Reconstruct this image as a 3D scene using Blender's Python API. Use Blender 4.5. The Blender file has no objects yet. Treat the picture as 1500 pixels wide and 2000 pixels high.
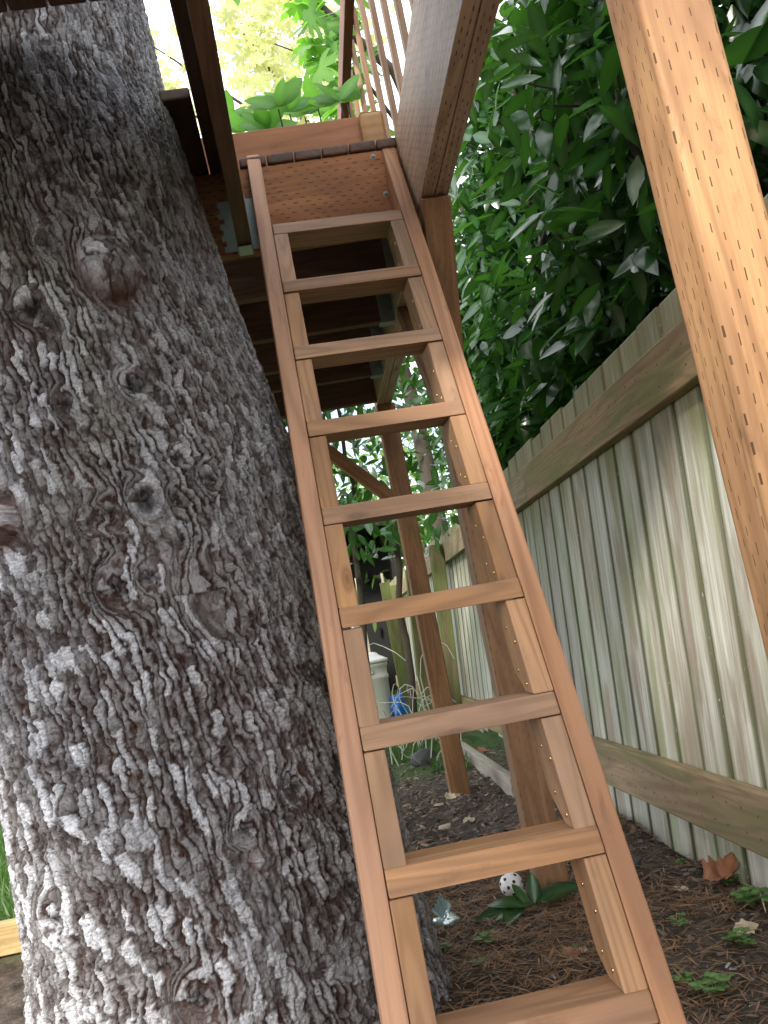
import bpy, math, random
import numpy as np
from mathutils import Vector, Matrix
rng = np.random.default_rng(7); random.seed(7)
scn = bpy.context.scene; COL = scn.collection
# ------------------------------------------------------------------ camera
F_PX = 1771.46
RC = [(0.9804, -0.0653, -0.1858), (-0.1742, 0.1525, -0.9728), (0.0919, 0.9861, 0.1381)]
cd = bpy.data.cameras.new('camera'); cam = bpy.data.objects.new('camera', cd); COL.objects.link(cam)
cd.sensor_fit = 'VERTICAL'; cd.sensor_height = 24; cd.sensor_width = 18; cd.lens = 24 * F_PX / 2000
cd.clip_start = 0.02; cd.clip_end = 600
xr, yd, zf = [Vector(r) for r in RC]
zf.normalize(); xr = (xr - zf * xr.dot(zf)).normalized(); yd = zf.cross(xr)
M = Matrix.Identity(4)
for i in range(3): M[i][0] = xr[i]; M[i][1] = -yd[i]; M[i][2] = -zf[i]
cam.matrix_world = M; scn.camera = cam
# ------------------------------------------------------------------ light
SUN = Vector((-0.42, -0.70, 0.57)).normalized()
w = bpy.data.worlds.new('World'); scn.world = w; w.use_nodes = True
nt = w.node_tree; bg = nt.nodes['Background']; sky = nt.nodes.new('ShaderNodeTexSky'); sky.sky_type = 'NISHITA'
sky.sun_disc = False; sky.sun_elevation = math.asin(SUN.z); sky.sun_rotation = math.atan2(SUN.x, SUN.y)
sky.dust_density = 3.0; sky.air_density = 1.0; sky.ozone_density = 0.6
tcw = nt.nodes.new('ShaderNodeTexCoord'); cn = nt.nodes.new('ShaderNodeTexNoise'); cn.inputs['Scale'].default_value = 2.2; cn.inputs['Detail'].default_value = 6
crw = nt.nodes.new('ShaderNodeValToRGB'); crw.color_ramp.elements[0].position = .36; crw.color_ramp.elements[1].position = .50
mxw = nt.nodes.new('ShaderNodeMix'); mxw.data_type = 'RGBA'; mxw.inputs[7].default_value = (7.6, 7.8, 8.2, 1)
nt.links.new(tcw.outputs['Generated'], cn.inputs['Vector']); nt.links.new(cn.outputs[0], crw.inputs[0]); nt.links.new(crw.outputs[0], mxw.inputs[0])
nt.links.new(sky.outputs[0], mxw.inputs[6]); nt.links.new(mxw.outputs[2], bg.inputs[0]); bg.inputs[1].default_value = 0.14
sd = bpy.data.lights.new('sun', 'SUN'); sun = bpy.data.objects.new('sun', sd); COL.objects.link(sun)
sd.energy = 2.4; sd.angle = math.radians(8); sd.color = (1, .93, .82)
sun.rotation_euler = SUN.to_track_quat('Z', 'Y').to_euler(); sun.location = (0, 0, 8)
vs = scn.view_settings; vs.view_transform = 'Standard'; vs.look = 'None'; vs.gamma = 1; vs.exposure = 1.45
vs.use_curve_mapping = False
GZ = -0.75
# ------------------------------------------------------------------ helpers: objects
WM = {}
def link(o, parent=None, mw=None):
    COL.objects.link(o); mw = mw or Matrix.Identity(4)
    if parent is not None:
        o.parent = parent; o.matrix_local = WM[parent.name].inverted() @ mw
    else: o.matrix_world = mw
    WM[o.name] = mw
    return o
def thing(name, label, cat, loc=(0, 0, GZ), group=None):
    o = bpy.data.objects.new(name, None); o.empty_display_size = .1
    link(o, None, Matrix.Translation(loc)); return tag(o, label, cat, group)
def tag(o, label=None, cat=None, group=None, kind=None):
    if label: o['label'] = label
    if cat: o['category'] = cat
    if group: o['group'] = group
    if kind: o['kind'] = kind
    return o
def obj(name, me, mat, parent=None, mw=None, kind=None, label=None):
    if mat is not None and not me.materials: me.materials.append(mat)
    o = bpy.data.objects.new(name, me); link(o, parent, mw)
    if kind: o['kind'] = kind
    if label: o['label'] = label
    return o
def mesh(name, V, Fc, smooth=False):
    me = bpy.data.meshes.new(name); me.from_pydata([tuple(map(float, v)) for v in V], [], [tuple(map(int, f)) for f in Fc]); me.update()
    if smooth: me.polygons.foreach_set('use_smooth', [True] * len(me.polygons))
    return me
def npmesh(name, V, Fq, smooth=False, attrs=None, colors=None):
    V = np.asarray(V, np.float32); Fq = np.asarray(Fq, np.int32); k = Fq.shape[1]
    me = bpy.data.meshes.new(name); me.vertices.add(len(V)); me.vertices.foreach_set('co', V.ravel())
    me.loops.add(Fq.size); me.loops.foreach_set('vertex_index', Fq.ravel())
    me.polygons.add(len(Fq)); me.polygons.foreach_set('loop_start', np.arange(0, Fq.size, k, dtype=np.int32))
    if smooth: me.polygons.foreach_set('use_smooth', np.ones(len(Fq), bool))
    me.update(calc_edges=True)
    for n, a in (attrs or {}).items():
        at = me.attributes.new(n, 'FLOAT', 'POINT'); at.data.foreach_set('value', np.asarray(a, np.float32).ravel())
    for n, a in (colors or {}).items():
        at = me.attributes.new(n, 'FLOAT_COLOR', 'POINT'); at.data.foreach_set('color', np.asarray(a, np.float32).ravel())
    return me
def frame(xd, up, origin):
    x = Vector(xd).normalized(); u = Vector(up); z = (u - x * u.dot(x)).normalized(); y = z.cross(x)
    m = Matrix.Identity(4)
    for i in range(3): m[i][0] = x[i]; m[i][1] = y[i]; m[i][2] = z[i]; m[i][3] = origin[i]
    return m
def prism_mesh(name, poly, length, bev=.003):
    """poly = [(y,z)] cross section, extruded along local x from 0 to length, edges eased"""
    import bmesh
    bm = bmesh.new(); a = [bm.verts.new((0, p[0], p[1])) for p in poly]; b = [bm.verts.new((length, p[0], p[1])) for p in poly]; n = len(poly)
    bm.faces.new(a); bm.faces.new(b[::-1])
    for i in range(n): bm.faces.new((a[i], b[i], b[(i + 1) % n], a[(i + 1) % n]))
    bmesh.ops.recalc_face_normals(bm, faces=bm.faces)
    if bev > 0: bmesh.ops.bevel(bm, geom=list(bm.edges), offset=bev, segments=2, profile=.6, affect='EDGES')
    me = bpy.data.meshes.new(name); bm.to_mesh(me); bm.free()
    me.polygons.foreach_set('use_smooth', [len(p.vertices) > 0 and p.area < bev * 5 * length for p in me.polygons]); return me
LC = {}
def lumber(name, p0, p1, wy, wz, mat, parent, up=(0, 0, 1), bev=.003, off=(0, 0), label=None):
    """a stick from p0 to p1 (its centre line), wz thick along up, wy across"""
    p0 = Vector(p0); p1 = Vector(p1); L = (p1 - p0).length; key = (round(L, 3), wy, wz, bev, mat.name)
    if key not in LC:
        h, t = wy / 2, wz / 2
        me = prism_mesh(name, [(-h, -t), (h, -t), (h, t), (-h, t)], L, bev); me.materials.append(mat); LC[key] = me
    return obj(name, LC[key], None, parent, frame(p1 - p0, up, p0), label=label)
def boxm(name, x0, x1, y0, y1, z0, z1, mat, parent, axis='x', bev=.003, label=None):
    if axis == 'x': return lumber(name, (x0, (y0+y1)/2, (z0+z1)/2), (x1, (y0+y1)/2, (z0+z1)/2), round(y1-y0, 4), round(z1-z0, 4), mat, parent, (0, 0, 1), bev, label=label)
    if axis == 'y': return lumber(name, ((x0+x1)/2, y0, (z0+z1)/2), ((x0+x1)/2, y1, (z0+z1)/2), round(x1-x0, 4), round(z1-z0, 4), mat, parent, (0, 0, 1), bev, label=label)
    return lumber(name, ((x0+x1)/2, (y0+y1)/2, z0), ((x0+x1)/2, (y0+y1)/2, z1), round(x1-x0, 4), round(y1-y0, 4), mat, parent, (0, 1, 0), bev, label=label)
def tube_np(P, R, n=6):
    P = np.asarray(P, float); m = len(P); R = np.broadcast_to(np.asarray(R, float), (m,))
    T = np.gradient(P, axis=0); T /= np.linalg.norm(T, axis=1)[:, None] + 1e-9
    ref = np.array([0, 0, 1.]) if abs(T[:, 2]).mean() < .8 else np.array([1., 0, 0])
    A = np.cross(T, ref); A /= np.linalg.norm(A, axis=1)[:, None] + 1e-9; B = np.cross(T, A)
    a = np.linspace(0, 2*np.pi, n, endpoint=False)
    V = (P[:, None] + R[:, None, None] * (np.cos(a)[None, :, None] * A[:, None] + np.sin(a)[None, :, None] * B[:, None])).reshape(-1, 3)
    Fc = [(i*n+j, i*n+(j+1) % n, (i+1)*n+(j+1) % n, (i+1)*n+j) for i in range(m-1) for j in range(n)]
    return V, Fc
class MB:
    def __init__(s): s.V = []; s.F = []; s.n = 0
    def add(s, V, Fc):
        s.V += [tuple(v) for v in V]; s.F += [tuple(i + s.n for i in f) for f in Fc]; s.n += len(V)
    def box(s, x0, x1, y0, y1, z0, z1):
        s.add([(x, y, z) for x in (x0, x1) for y in (y0, y1) for z in (z0, z1)],
              [(0, 1, 3, 2), (4, 6, 7, 5), (0, 4, 5, 1), (2, 3, 7, 6), (0, 2, 6, 4), (1, 5, 7, 3)])
    def tube(s, P, R, n=6): s.add(*tube_np(P, R, n))
    def build(s, name, mat, parent=None, smooth=False, kind=None, mw=None):
        me = mesh(name, s.V, s.F, smooth)
        return obj(name, me, mat, parent, mw, kind)
# ------------------------------------------------------------------ helpers: noise in numpy
def h2(i, j, k=0):
    i = i.astype(np.uint32); j = j.astype(np.uint32)
    h = (i * np.uint32(374761393) + j * np.uint32(668265263) + np.uint32((k * 2246822519 + 12345) & 0xffffffff))
    h = (h ^ (h >> np.uint32(13))) * np.uint32(1274126177); h = h ^ (h >> np.uint32(16))
    return (h & np.uint32(0xffffff)).astype(np.float64) / 0xffffff
def vnoise(x, y, k=0):
    i = np.floor(x).astype(np.int64); j = np.floor(y).astype(np.int64); fx = x - i; fy = y - j
    fx = fx*fx*(3-2*fx); fy = fy*fy*(3-2*fy)
    return (h2(i, j, k)*(1-fx) + h2(i+1, j, k)*fx)*(1-fy) + (h2(i, j+1, k)*(1-fx) + h2(i+1, j+1, k)*fx)*fy
def fbm(x, y, k=0, o=4):
    s = 0; a = .5
    for q in range(o): s = s + a*vnoise(x*2**q, y*2**q, k+q*17); a *= .5
    return s
def worley(x, y, k=0, jit=.9):
    i0 = np.floor(x).astype(np.int64); j0 = np.floor(y).astype(np.int64)
    f1 = np.full(x.shape, 9.); f2 = np.full(x.shape, 9.); r = np.zeros(x.shape); r2 = np.zeros(x.shape); cx = np.zeros(x.shape); cy = np.zeros(x.shape)
    for di in (-1, 0, 1):
        for dj in (-1, 0, 1):
            i = i0+di; j = j0+dj; px = i + .5 + jit*(h2(i, j, k)-.5); py = j + .5 + jit*(h2(i, j, k+1)-.5)
            d = np.hypot(x-px, y-py); m = d < f1
            f2 = np.where(m, f1, np.minimum(f2, d)); r = np.where(m, h2(i, j, k+2), r); r2 = np.where(m, h2(i, j, k+3), r2)
            cx = np.where(m, x-px, cx); cy = np.where(m, y-py, cy); f1 = np.where(m, d, f1)
    return f1, f2, r, r2, cx, cy
def sstep(a, b, x): t = np.clip((x-a)/(b-a), 0, 1); return t*t*(3-2*t)
# ------------------------------------------------------------------ materials
class NT:
    def __init__(s, name):
        s.m = bpy.data.materials.new(name); s.m.use_nodes = True; s.t = s.m.node_tree; s.b = s.t.nodes['Principled BSDF']; s.out = s.t.nodes['Material Output']
    def n(s, typ, **kw):
        nd = s.t.nodes.new('ShaderNode' + typ)
        for k, v in kw.items():
            if k.startswith('i_'): 
                key = k[2:]; key = int(key) if key.isdigit() else key.replace('_', ' ')
                s.inp(nd, key, v)
            else: setattr(nd, k, v)
        return nd
    def inp(s, nd, key, v):
        if hasattr(v, 'is_output'): s.t.links.new(v, nd.inputs[key])
        else: nd.inputs[key].default_value = v
    def math(s, op, a, b=0., c=None):
        nd = s.n('Math', operation=op); s.inp(nd, 0, a); s.inp(nd, 1, b)
        if c is not None: s.inp(nd, 2, c)
        return nd.outputs[0]
    def ramp(s, fac, stops, interp='LINEAR'):
        nd = s.n('ValToRGB'); s.inp(nd, 0, fac); cr = nd.color_ramp; cr.interpolation = interp
        while len(cr.elements) < len(stops): cr.elements.new(.5)
        for e, (p, c) in zip(cr.elements, stops): e.position = p; e.color = (*c, 1) if len(c) == 3 else c
        return nd.outputs[0]
    def mix(s, fac, a, b, mode='MIX'):
        nd = s.n('Mix', data_type='RGBA', blend_type=mode); s.inp(nd, 0, fac)
        for k, v in ((6, a), (7, b)): s.inp(nd, k, (*v, 1) if isinstance(v, tuple) and len(v) == 3 else v)
        return nd.outputs[2]
    def noise(s, vec, scale, detail=4, dist=0., rough=.5):
        nd = s.n('TexNoise'); s.inp(nd, 'Vector', vec); nd.inputs['Scale'].default_value = scale; nd.inputs['Detail'].default_value = detail
        nd.inputs['Distortion'].default_value = dist; nd.inputs['Roughness'].default_value = rough; return nd.outputs[0]
    def mapping(s, vec, scale, loc=(0, 0, 0)):
        nd = s.n('Mapping'); s.inp(nd, 0, vec); nd.inputs['Scale'].default_value = scale; nd.inputs['Location'].default_value = loc; return nd.outputs[0]
    def coord(s, off=True):
        tc = s.n('TexCoord').outputs['Object']
        if not off: return tc
        r = s.n('ObjectInfo').outputs['Random']; q = s.math('MULTIPLY', r, 37.); cb = s.n('CombineXYZ'); s.inp(cb, 0, q); s.inp(cb, 1, s.math('MULTIPLY', r, 11.)); s.inp(cb, 2, s.math('MULTIPLY', r, 5.))
        va = s.n('VectorMath', operation='ADD'); s.inp(va, 0, tc); s.inp(va, 1, cb.outputs[0]); return va.outputs[0]
    def bump(s, h, strength=.3, dist=.002, prev=None):
        nd = s.n('Bump'); s.inp(nd, 'Height', h); nd.inputs['Strength'].default_value = strength; nd.inputs['Distance'].default_value = dist
        if prev is not None: s.inp(nd, 'Normal', prev)
        return nd.outputs[0]
    def fin(s, col=None, rough=.6, normal=None, spec=.5):
        if col is not None: s.inp(s.b, 'Base Color', (*col, 1) if isinstance(col, tuple) and len(col) == 3 else col)
        s.inp(s.b, 'Roughness', rough); s.b.inputs['Specular IOR Level'].default_value = spec
        if normal is not None: s.inp(s.b, 'Normal', normal)
        return s.m
def wood(name, dark, light, incise=0, stain=None, rough=.6, vary=.25, knots=True, moss=None, grain=1., spec=.35, iw=.058):
    s = NT(name); co = s.coord(); raw = s.coord(False)
    g = s.noise(s.mapping(co, (1.6, 30*grain, 30*grain)), 1.5, 6, .8, .6)
    fine = s.noise(s.mapping(co, (6, 220, 220)), 1.2, 3, .2, .7)
    big = s.noise(s.mapping(co, (2.2, 7, 7)), 1.3, 3, .5)
    f = s.math('ADD', s.math('MULTIPLY', g, .65), s.math('MULTIPLY', fine, .35))
    col = s.ramp(f, [(.32, dark), (.66, light)])
    col = s.mix(s.ramp(big, [(.35, (0, 0, 0)), (.7, (.75, .75, .75))]), col, stain or tuple(c*.62 for c in dark))
    n2 = s.noise(s.mapping(co, (.55, 7, 7)), 1.1, 2, .35); bd = s.math('SINE', s.math('MULTIPLY', n2, 95.)); bd = s.math('MULTIPLY', s.math('ADD', bd, 1.), .5)
    col = s.mix(s.math('MULTIPLY', s.math('POWER', bd, 2.), .42), col, tuple(c*.55 for c in dark))
    dirt = s.noise(s.mapping(co, (5, 14, 14), (9, 2, 4)), 1.7, 6, .4, .65); col = s.mix(s.ramp(dirt, [(.58, (0, 0, 0)), (.72, (.5, .5, .5))]), col, tuple(c*.4 for c in dark))
    h = s.math('ADD', f, s.math('MULTIPLY', bd, .25))
    if knots:
        v = s.n('TexVoronoi'); s.inp(v, 'Vector', s.mapping(co, (2.6, 7.5, 7.5))); v.inputs['Scale'].default_value = 1.35; v.inputs['Randomness'].default_value = 1
        kd = s.math('ADD', v.outputs['Distance'], s.math('MULTIPLY', g, .05))
        km = s.ramp(kd, [(.05, (1, 1, 1)), (.085, (.55, .55, .55)), (.10, (.8, .8, .8)), (.16, (0, 0, 0))])
        col = s.mix(s.math('MULTIPLY', km, .75), col, tuple(c*.35 for c in dark))
    rnd = s.n('ObjectInfo').outputs['Random']
    hsv = s.n('HueSaturation'); s.inp(hsv, 'Color', col); s.inp(hsv, 'Value', s.math('ADD', 1 - vary/2, s.math('MULTIPLY', rnd, vary)))
    s.inp(hsv, 'Saturation', s.math('ADD', .88, s.math('MULTIPLY', s.math('FRACT', s.math('MULTIPLY', rnd, 7.3)), .22))); col = hsv.outputs[0]
    if moss:
        mo = s.noise(s.mapping(co, (1.5, 9, 9)), 1.6, 5, .6); col = s.mix(s.ramp(mo, [(.42, (0, 0, 0)), (.66, (.85, .85, .85))]), col, moss)
    nm = s.bump(h, .35, .0015)
    if incise:
        sx = s.n('SeparateXYZ'); s.inp(sx, 0, raw); wob = s.math('MULTIPLY', s.noise(s.mapping(raw, (9, 9, 9)), 1.), .012)
        yz = s.math('ADD', sx.outputs[1], sx.outputs[2]); yz = s.math('ADD', yz, 10.)
        v = s.math('DIVIDE', s.math('ADD', yz, s.math('MULTIPLY', wob, .25)), .0135); row = s.math('FLOOR', v)
        u = s.math('ADD', s.math('DIVIDE', s.math('ADD', sx.outputs[0], wob), .034), s.math('MULTIPLY', row, .37))
        wn = s.n('TexWhiteNoise', noise_dimensions='2D'); cb = s.n('CombineXYZ'); s.inp(cb, 0, s.math('FLOOR', u)); s.inp(cb, 1, row); s.inp(wn, 'Vector', cb.outputs[0])
        du = s.math('ABSOLUTE', s.math('SUBTRACT', s.math('FRACT', u), .5)); dv = s.math('ABSOLUTE', s.math('SUBTRACT', s.math('FRACT', v), .5))
        lim = s.math('ADD', .10, s.math('MULTIPLY', wn.outputs['Value'], .12))
        m = s.math('MULTIPLY', s.math('LESS_THAN', du, lim), s.math('LESS_THAN', dv, iw)); m = s.math('MULTIPLY', m, s.math('GREATER_THAN', wn.outputs['Value'], .18)); m = s.math('MULTIPLY', m, s.math('MULTIPLY', s.math('ADD', .65, s.math('MULTIPLY', wn.outputs['Value'], .45)), incise))
        # no slits on the sawn ends
        ge = s.n('TexCoord').outputs['Normal']; sn = s.n('SeparateXYZ'); s.inp(sn, 0, ge); m = s.math('MULTIPLY', m, s.math('LESS_THAN', s.math('ABSOLUTE', sn.outputs[0]), .6))
        col = s.mix(m, col, tuple(c*.22 for c in dark)); nm = s.bump(s.math('SUBTRACT', 1., m), .6, .002, nm)
    return s.fin(col, s.math('ADD', rough - .08, s.math('MULTIPLY', g, .2)), nm, spec)
M_lad = wood('ladder_wood', (.36, .155, .068), (.53, .265, .125), stain=(.41, .215, .12), vary=.22)
M_rung = wood('rung_wood', (.29, .15, .072), (.47, .265, .135), stain=(.22, .125, .085), vary=.25)
M_cleat = wood('cleat_wood', (.35, .18, .085), (.52, .295, .145), stain=(.25, .15, .10), vary=.4)
M_post = wood('post_wood', (.43, .195, .066), (.63, .345, .13), incise=1, stain=(.27, .125, .06), vary=.1)
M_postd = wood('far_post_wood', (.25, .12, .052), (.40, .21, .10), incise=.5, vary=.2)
M_beam = wood('beam_wood', (.34, .20, .125), (.54, .38, .275), incise=1, iw=.10, stain=(.44, .33, .25), vary=.1, rough=.5)
M_fasc = wood('rim_board_wood', (.30, .13, .062), (.43, .215, .11), incise=1, iw=.10, vary=.1)
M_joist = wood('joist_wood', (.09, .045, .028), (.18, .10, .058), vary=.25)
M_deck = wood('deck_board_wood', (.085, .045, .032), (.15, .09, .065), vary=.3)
M_kick = wood('kick_board_wood', (.32, .14, .07), (.45, .22, .12), vary=.1, knots=False)
M_kick2 = wood('pale_kick_board_wood', (.42, .24, .12), (.55, .35, .19), vary=.1, knots=False)
M_balu = wood('baluster_wood', (.38, .20, .11), (.55, .34, .20), vary=.25)
M_trail = wood('top_rail_wood', (.20, .07, .035), (.32, .125, .065), vary=.1)
M_frail = wood('fence_rail_wood', (.20, .14, .08), (.38, .28, .17), stain=(.27, .185, .11), vary=.1, moss=(.15, .155, .06), rough=.75, knots=False)
M_fpost = wood('fence_post_wood', (.09, .075, .03), (.17, .15, .07), moss=(.10, .14, .035), rough=.8, vary=.2, knots=False)
M_edge = wood('edging_wood', (.30, .27, .22), (.46, .43, .37), vary=.1, rough=.8, knots=False)
M_yel = wood('new_board_wood', (.38, .27, .12), (.52, .39, .20), vary=.1)
def fence_mat():
    s = NT('weathered_fence_board'); co = s.coord(); wp = s.n('NewGeometry').outputs['Position']
    g = s.noise(s.mapping(co, (1.2, 40, 40)), 1.6, 6, .6, .62); fine = s.noise(s.mapping(co, (5, 240, 240)), 1.2, 3)
    f = s.math('ADD', s.math('MULTIPLY', g, .6), s.math('MULTIPLY', fine, .4))
    col = s.ramp(f, [(.30, (.22, .21, .16)), (.5, (.44, .44, .385)), (.68, (.64, .65, .61))])
    st = s.noise(s.mapping(wp, (5.0, 7.5, 1.2)), 1.5, 6, .5, .6)
    col = s.mix(s.ramp(st, [(.47, (0, 0, 0)), (.62, (.7, .7, .7))]), col, (.24, .18, .13))
    mo = s.noise(s.mapping(wp, (4, 5.5, 1.1), (3, 1, 7)), 1.7, 6, .5, .6)
    col = s.mix(s.ramp(mo, [(.48, (0, 0, 0)), (.66, (.65, .65, .65))]), col, (.215, .27, .115))
    # dark olive along the eased edges of each board
    raw = s.coord(False); sx = s.n('SeparateXYZ'); s.inp(sx, 0, raw)
    e = s.math('ABSOLUTE', sx.outputs[1]); col = s.mix(s.ramp(e, [(.060, (0, 0, 0)), (.076, (.9, .9, .9))]), col, (.055, .062, .022))
    sz = s.n('SeparateXYZ'); s.inp(sz, 0, wp); tp = s.math('ADD', sz.outputs[2], s.math('MULTIPLY', s.math('SUBTRACT', st, .5), .8)); col = s.mix(s.ramp(tp, [(.30, (0, 0, 0)), (.62, (.75, .75, .75))]), col, s.mix(g, (.14, .125, .055), (.24, .21, .10)))  # upper boards: mossy brown with the hedge's shade painted into the colour
    rnd = s.n('ObjectInfo').outputs['Random']; hsv = s.n('HueSaturation'); s.inp(hsv, 'Color', col); s.inp(hsv, 'Value', s.math('ADD', .85, s.math('MULTIPLY', rnd, .35)))
    sp = s.noise(s.mapping(co, (30, 90, 90)), 1.5, 3, 0, .7); c2 = s.mix(s.ramp(sp, [(.66, (0, 0, 0)), (.74, (.8, .8, .8))]), hsv.outputs[0], (.62, .62, .58))
    return s.fin(c2, .72, s.bump(f, .5, .002), .3)
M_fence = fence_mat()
def simple(name, col, rough=.6, metal=0, spec=.5, noise=.0, nscale=20):
    s = NT(name); c = (*col, 1)
    if noise:
        n = s.noise(s.coord(False), nscale, 4); c = s.mix(n, tuple(x*(1-noise) for x in col), tuple(min(1, x*(1+noise)) for x in col))
    s.b.inputs['Metallic'].default_value = metal; return s.fin(c, rough, None, spec)
M_galv = simple('galvanized_steel', (.26, .30, .29), .5, .55, noise=.25, nscale=60)
M_seat = simple('green_plated_steel', (.50, .62, .54), .5, .2, noise=.2, nscale=80)
M_nail = simple('brass_nail', (.85, .60, .22), .25, 1)
M_rust = simple('rusty_nail', (.10, .06, .045), .6, .3)
M_white = simple('white_plastic', (.80, .80, .80), .4)
M_hole = simple('dark_hole', (.02, .02, .02), .8)
M_bin = simple('beige_plastic', (.55, .55, .52), .5, noise=.06)
M_blue = simple('blue_plastic', (.02, .16, .62), .3, noise=.3, nscale=25)
M_darkshed = simple('dark_opening', (.012, .012, .012), .9)
M_foil = simple('iridescent_foil', (.62, .78, .78), .22, .6, noise=.35, nscale=35)
M_stone = simple('grey_stone', (.07, .07, .07), .85, noise=.4, nscale=30)
M_dryleaf = simple('dry_brown_leaf', (.30, .13, .07), .6, noise=.4, nscale=30)
M_paleleaf = simple('pale_fallen_leaf', (.48, .40, .28), .65, noise=.3, nscale=30)
M_branch = simple('dark_branch_bark', (.055, .042, .032), .85, noise=.4, nscale=40)
M_stem = simple('dry_pale_stem', (.50, .52, .44), .7, noise=.2)
M_berry = simple('black_berry', (.01, .01, .012), .2)
def leafmat(name, c1, c2, trans, rough=.3, tr=.3, spec=.5):
    s = NT(name); a = s.n('Attribute', attribute_name='rnd').outputs['Fac']; r = s.n('ObjectInfo').outputs['Random']
    f = s.math('FRACT', s.math('ADD', a, r)); col = s.mix(f, c1, c2); mid = s.n('Attribute', attribute_name='mid').outputs['Fac']
    col = s.mix(s.math('MULTIPLY', mid, .6), col, tuple(min(1, x*2.2+.02) for x in c2))
    s.fin(col, rough, None, spec); t = s.n('BsdfTranslucent'); tcol = s.mix(f, trans, tuple(x*.6 for x in trans)); s.inp(t, 0, tcol)
    mx = s.n('MixShader'); mx.inputs[0].default_value = tr; s.t.links.new(s.b.outputs[0], mx.inputs[1]); s.t.links.new(t.outputs[0], mx.inputs[2]); s.t.links.new(mx.outputs[0], s.out.inputs[0]); return s.m
M_laurel = leafmat('laurel_leaf', (.007, .026, .009), (.020, .062, .016), (.11, .34, .03), .19, .24, .65)
M_maple = leafmat('maple_leaf_green', (.06, .16, .025), (.10, .22, .03), (.22, .55, .05), .45, .5)
M_sprig = leafmat('sprig_leaf', (.07, .19, .03), (.10, .24, .04), (.30, .72, .08), .4, .62)
M_mapleY = leafmat('maple_leaf_yellow', (.30, .38, .10), (.45, .42, .14), (.92, .95, .50), .5, .65)
M_weed = leafmat('weed_leaf', (.07, .15, .04), (.11, .21, .06), (.2, .42, .08), .45, .3)
M_grass = leafmat('grass_blade', (.04, .10, .02), (.08, .16, .035), (.13, .28, .05), .5, .3)
M_needle = leafmat('pine_needle', (.13, .065, .033), (.38, .22, .125), (.1, .05, .02), .6, .1)
M_far = leafmat('distant_leaf', (.05, .12, .03), (.12, .20, .05), (.25, .45, .08), .5, .4)
def soil_mat():
    s = NT('soil'); co = s.coord(False)
    a = s.noise(co, 9, 8, 0, .7); b = s.noise(co, 60, 5, 0, .75); c = s.noise(co, 1.6, 3)
    f = s.math('ADD', s.math('MULTIPLY', a, .5), s.math('MULTIPLY', b, .5))
    col = s.ramp(f, [(.34, (.020, .016, .014)), (.5, (.070, .055, .045)), (.66, (.17, .132, .105))])
    col = s.mix(s.ramp(c, [(.50, (0, 0, 0)), (.66, (.35, .35, .35))]), col, (.085, .05, .035))
    sp = s.noise(co, 120, 2, 0, .5); col = s.mix(s.ramp(sp, [(.70, (0, 0, 0)), (.76, (.7, .7, .7))]), col, (.25, .22, .20))
    sx = s.n('SeparateXYZ'); s.inp(sx, 0, co)
    far = s.math('ADD', sx.outputs[1], s.math('MULTIPLY', s.noise(co, 1.2, 3), 2.)); gm = s.ramp(s.math('MULTIPLY', s.math('SUBTRACT', far, 5.6), .8), [(0, (0, 0, 0)), (1, (1, 1, 1))])
    lf = s.ramp(s.math('MULTIPLY', s.math('SUBTRACT', s.math('MULTIPLY', sx.outputs[0], -1.), .9), 2.), [(0, (0, 0, 0)), (1, (1, 1, 1))])
    l2 = s.ramp(s.math('MULTIPLY', s.math('SUBTRACT', far, 3.9), 2.), [(0, (0, 0, 0)), (1, (1, 1, 1))])
    lawn = s.math('MAXIMUM', gm, s.math('MULTIPLY', lf, l2)); col = s.mix(lawn, col, (.055, .11, .025))
    return s.fin(col, .92, s.bump(f, .9, .012), .2)
M_soil = soil_mat()
# ================================================================== ground
def axis_pts(segs):
    out = []
    for a, b, n in segs: out += list(np.linspace(a, b, n, endpoint=False))
    return np.array(out + [segs[-1][1]])
gx = axis_pts([(-200, -8, 14), (-8, -1.6, 30), (-1.6, 1.1, 210), (1.1, 3, 12), (3, 200, 14)])
gy = axis_pts([(-200, -6, 12), (-6, 1.2, 20), (1.2, 4.6, 250), (4.6, 9, 60), (9, 30, 24), (30, 300, 14)])
def gh(x, y):
    d = (fbm(x*3, y*3, 5)-.5)*.05 + (fbm(x*14, y*14, 9)-.5)*.035 + (fbm(x*50, y*50, 3, 3)-.45)*.016
    near = sstep(14, 5, np.hypot(x, y-2))
    m = .05*np.exp(-((x-.74)/.13)**2 - ((y-3.1)/.5)**2)
    return GZ + d*near + m + (fbm(x*.2, y*.2, 2)-.45)*.5*sstep(14, 60, np.hypot(x, y))
X, Y = np.meshgrid(gx, gy); Z = gh(X, Y); nx, ny = len(gx), len(gy)
ii = np.arange(nx*ny).reshape(ny, nx)
Fq = np.stack([ii[:-1, :-1], ii[:-1, 1:], ii[1:, 1:], ii[1:, :-1]], -1).reshape(-1, 4)
g = obj('ground', npmesh('ground', np.stack([X, Y, Z], -1).reshape(-1, 3), Fq, True), M_soil); g['kind'] = 'structure'
def gz(x, y): return float(gh(np.array([x], float), np.array([y], float))[0])
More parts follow.
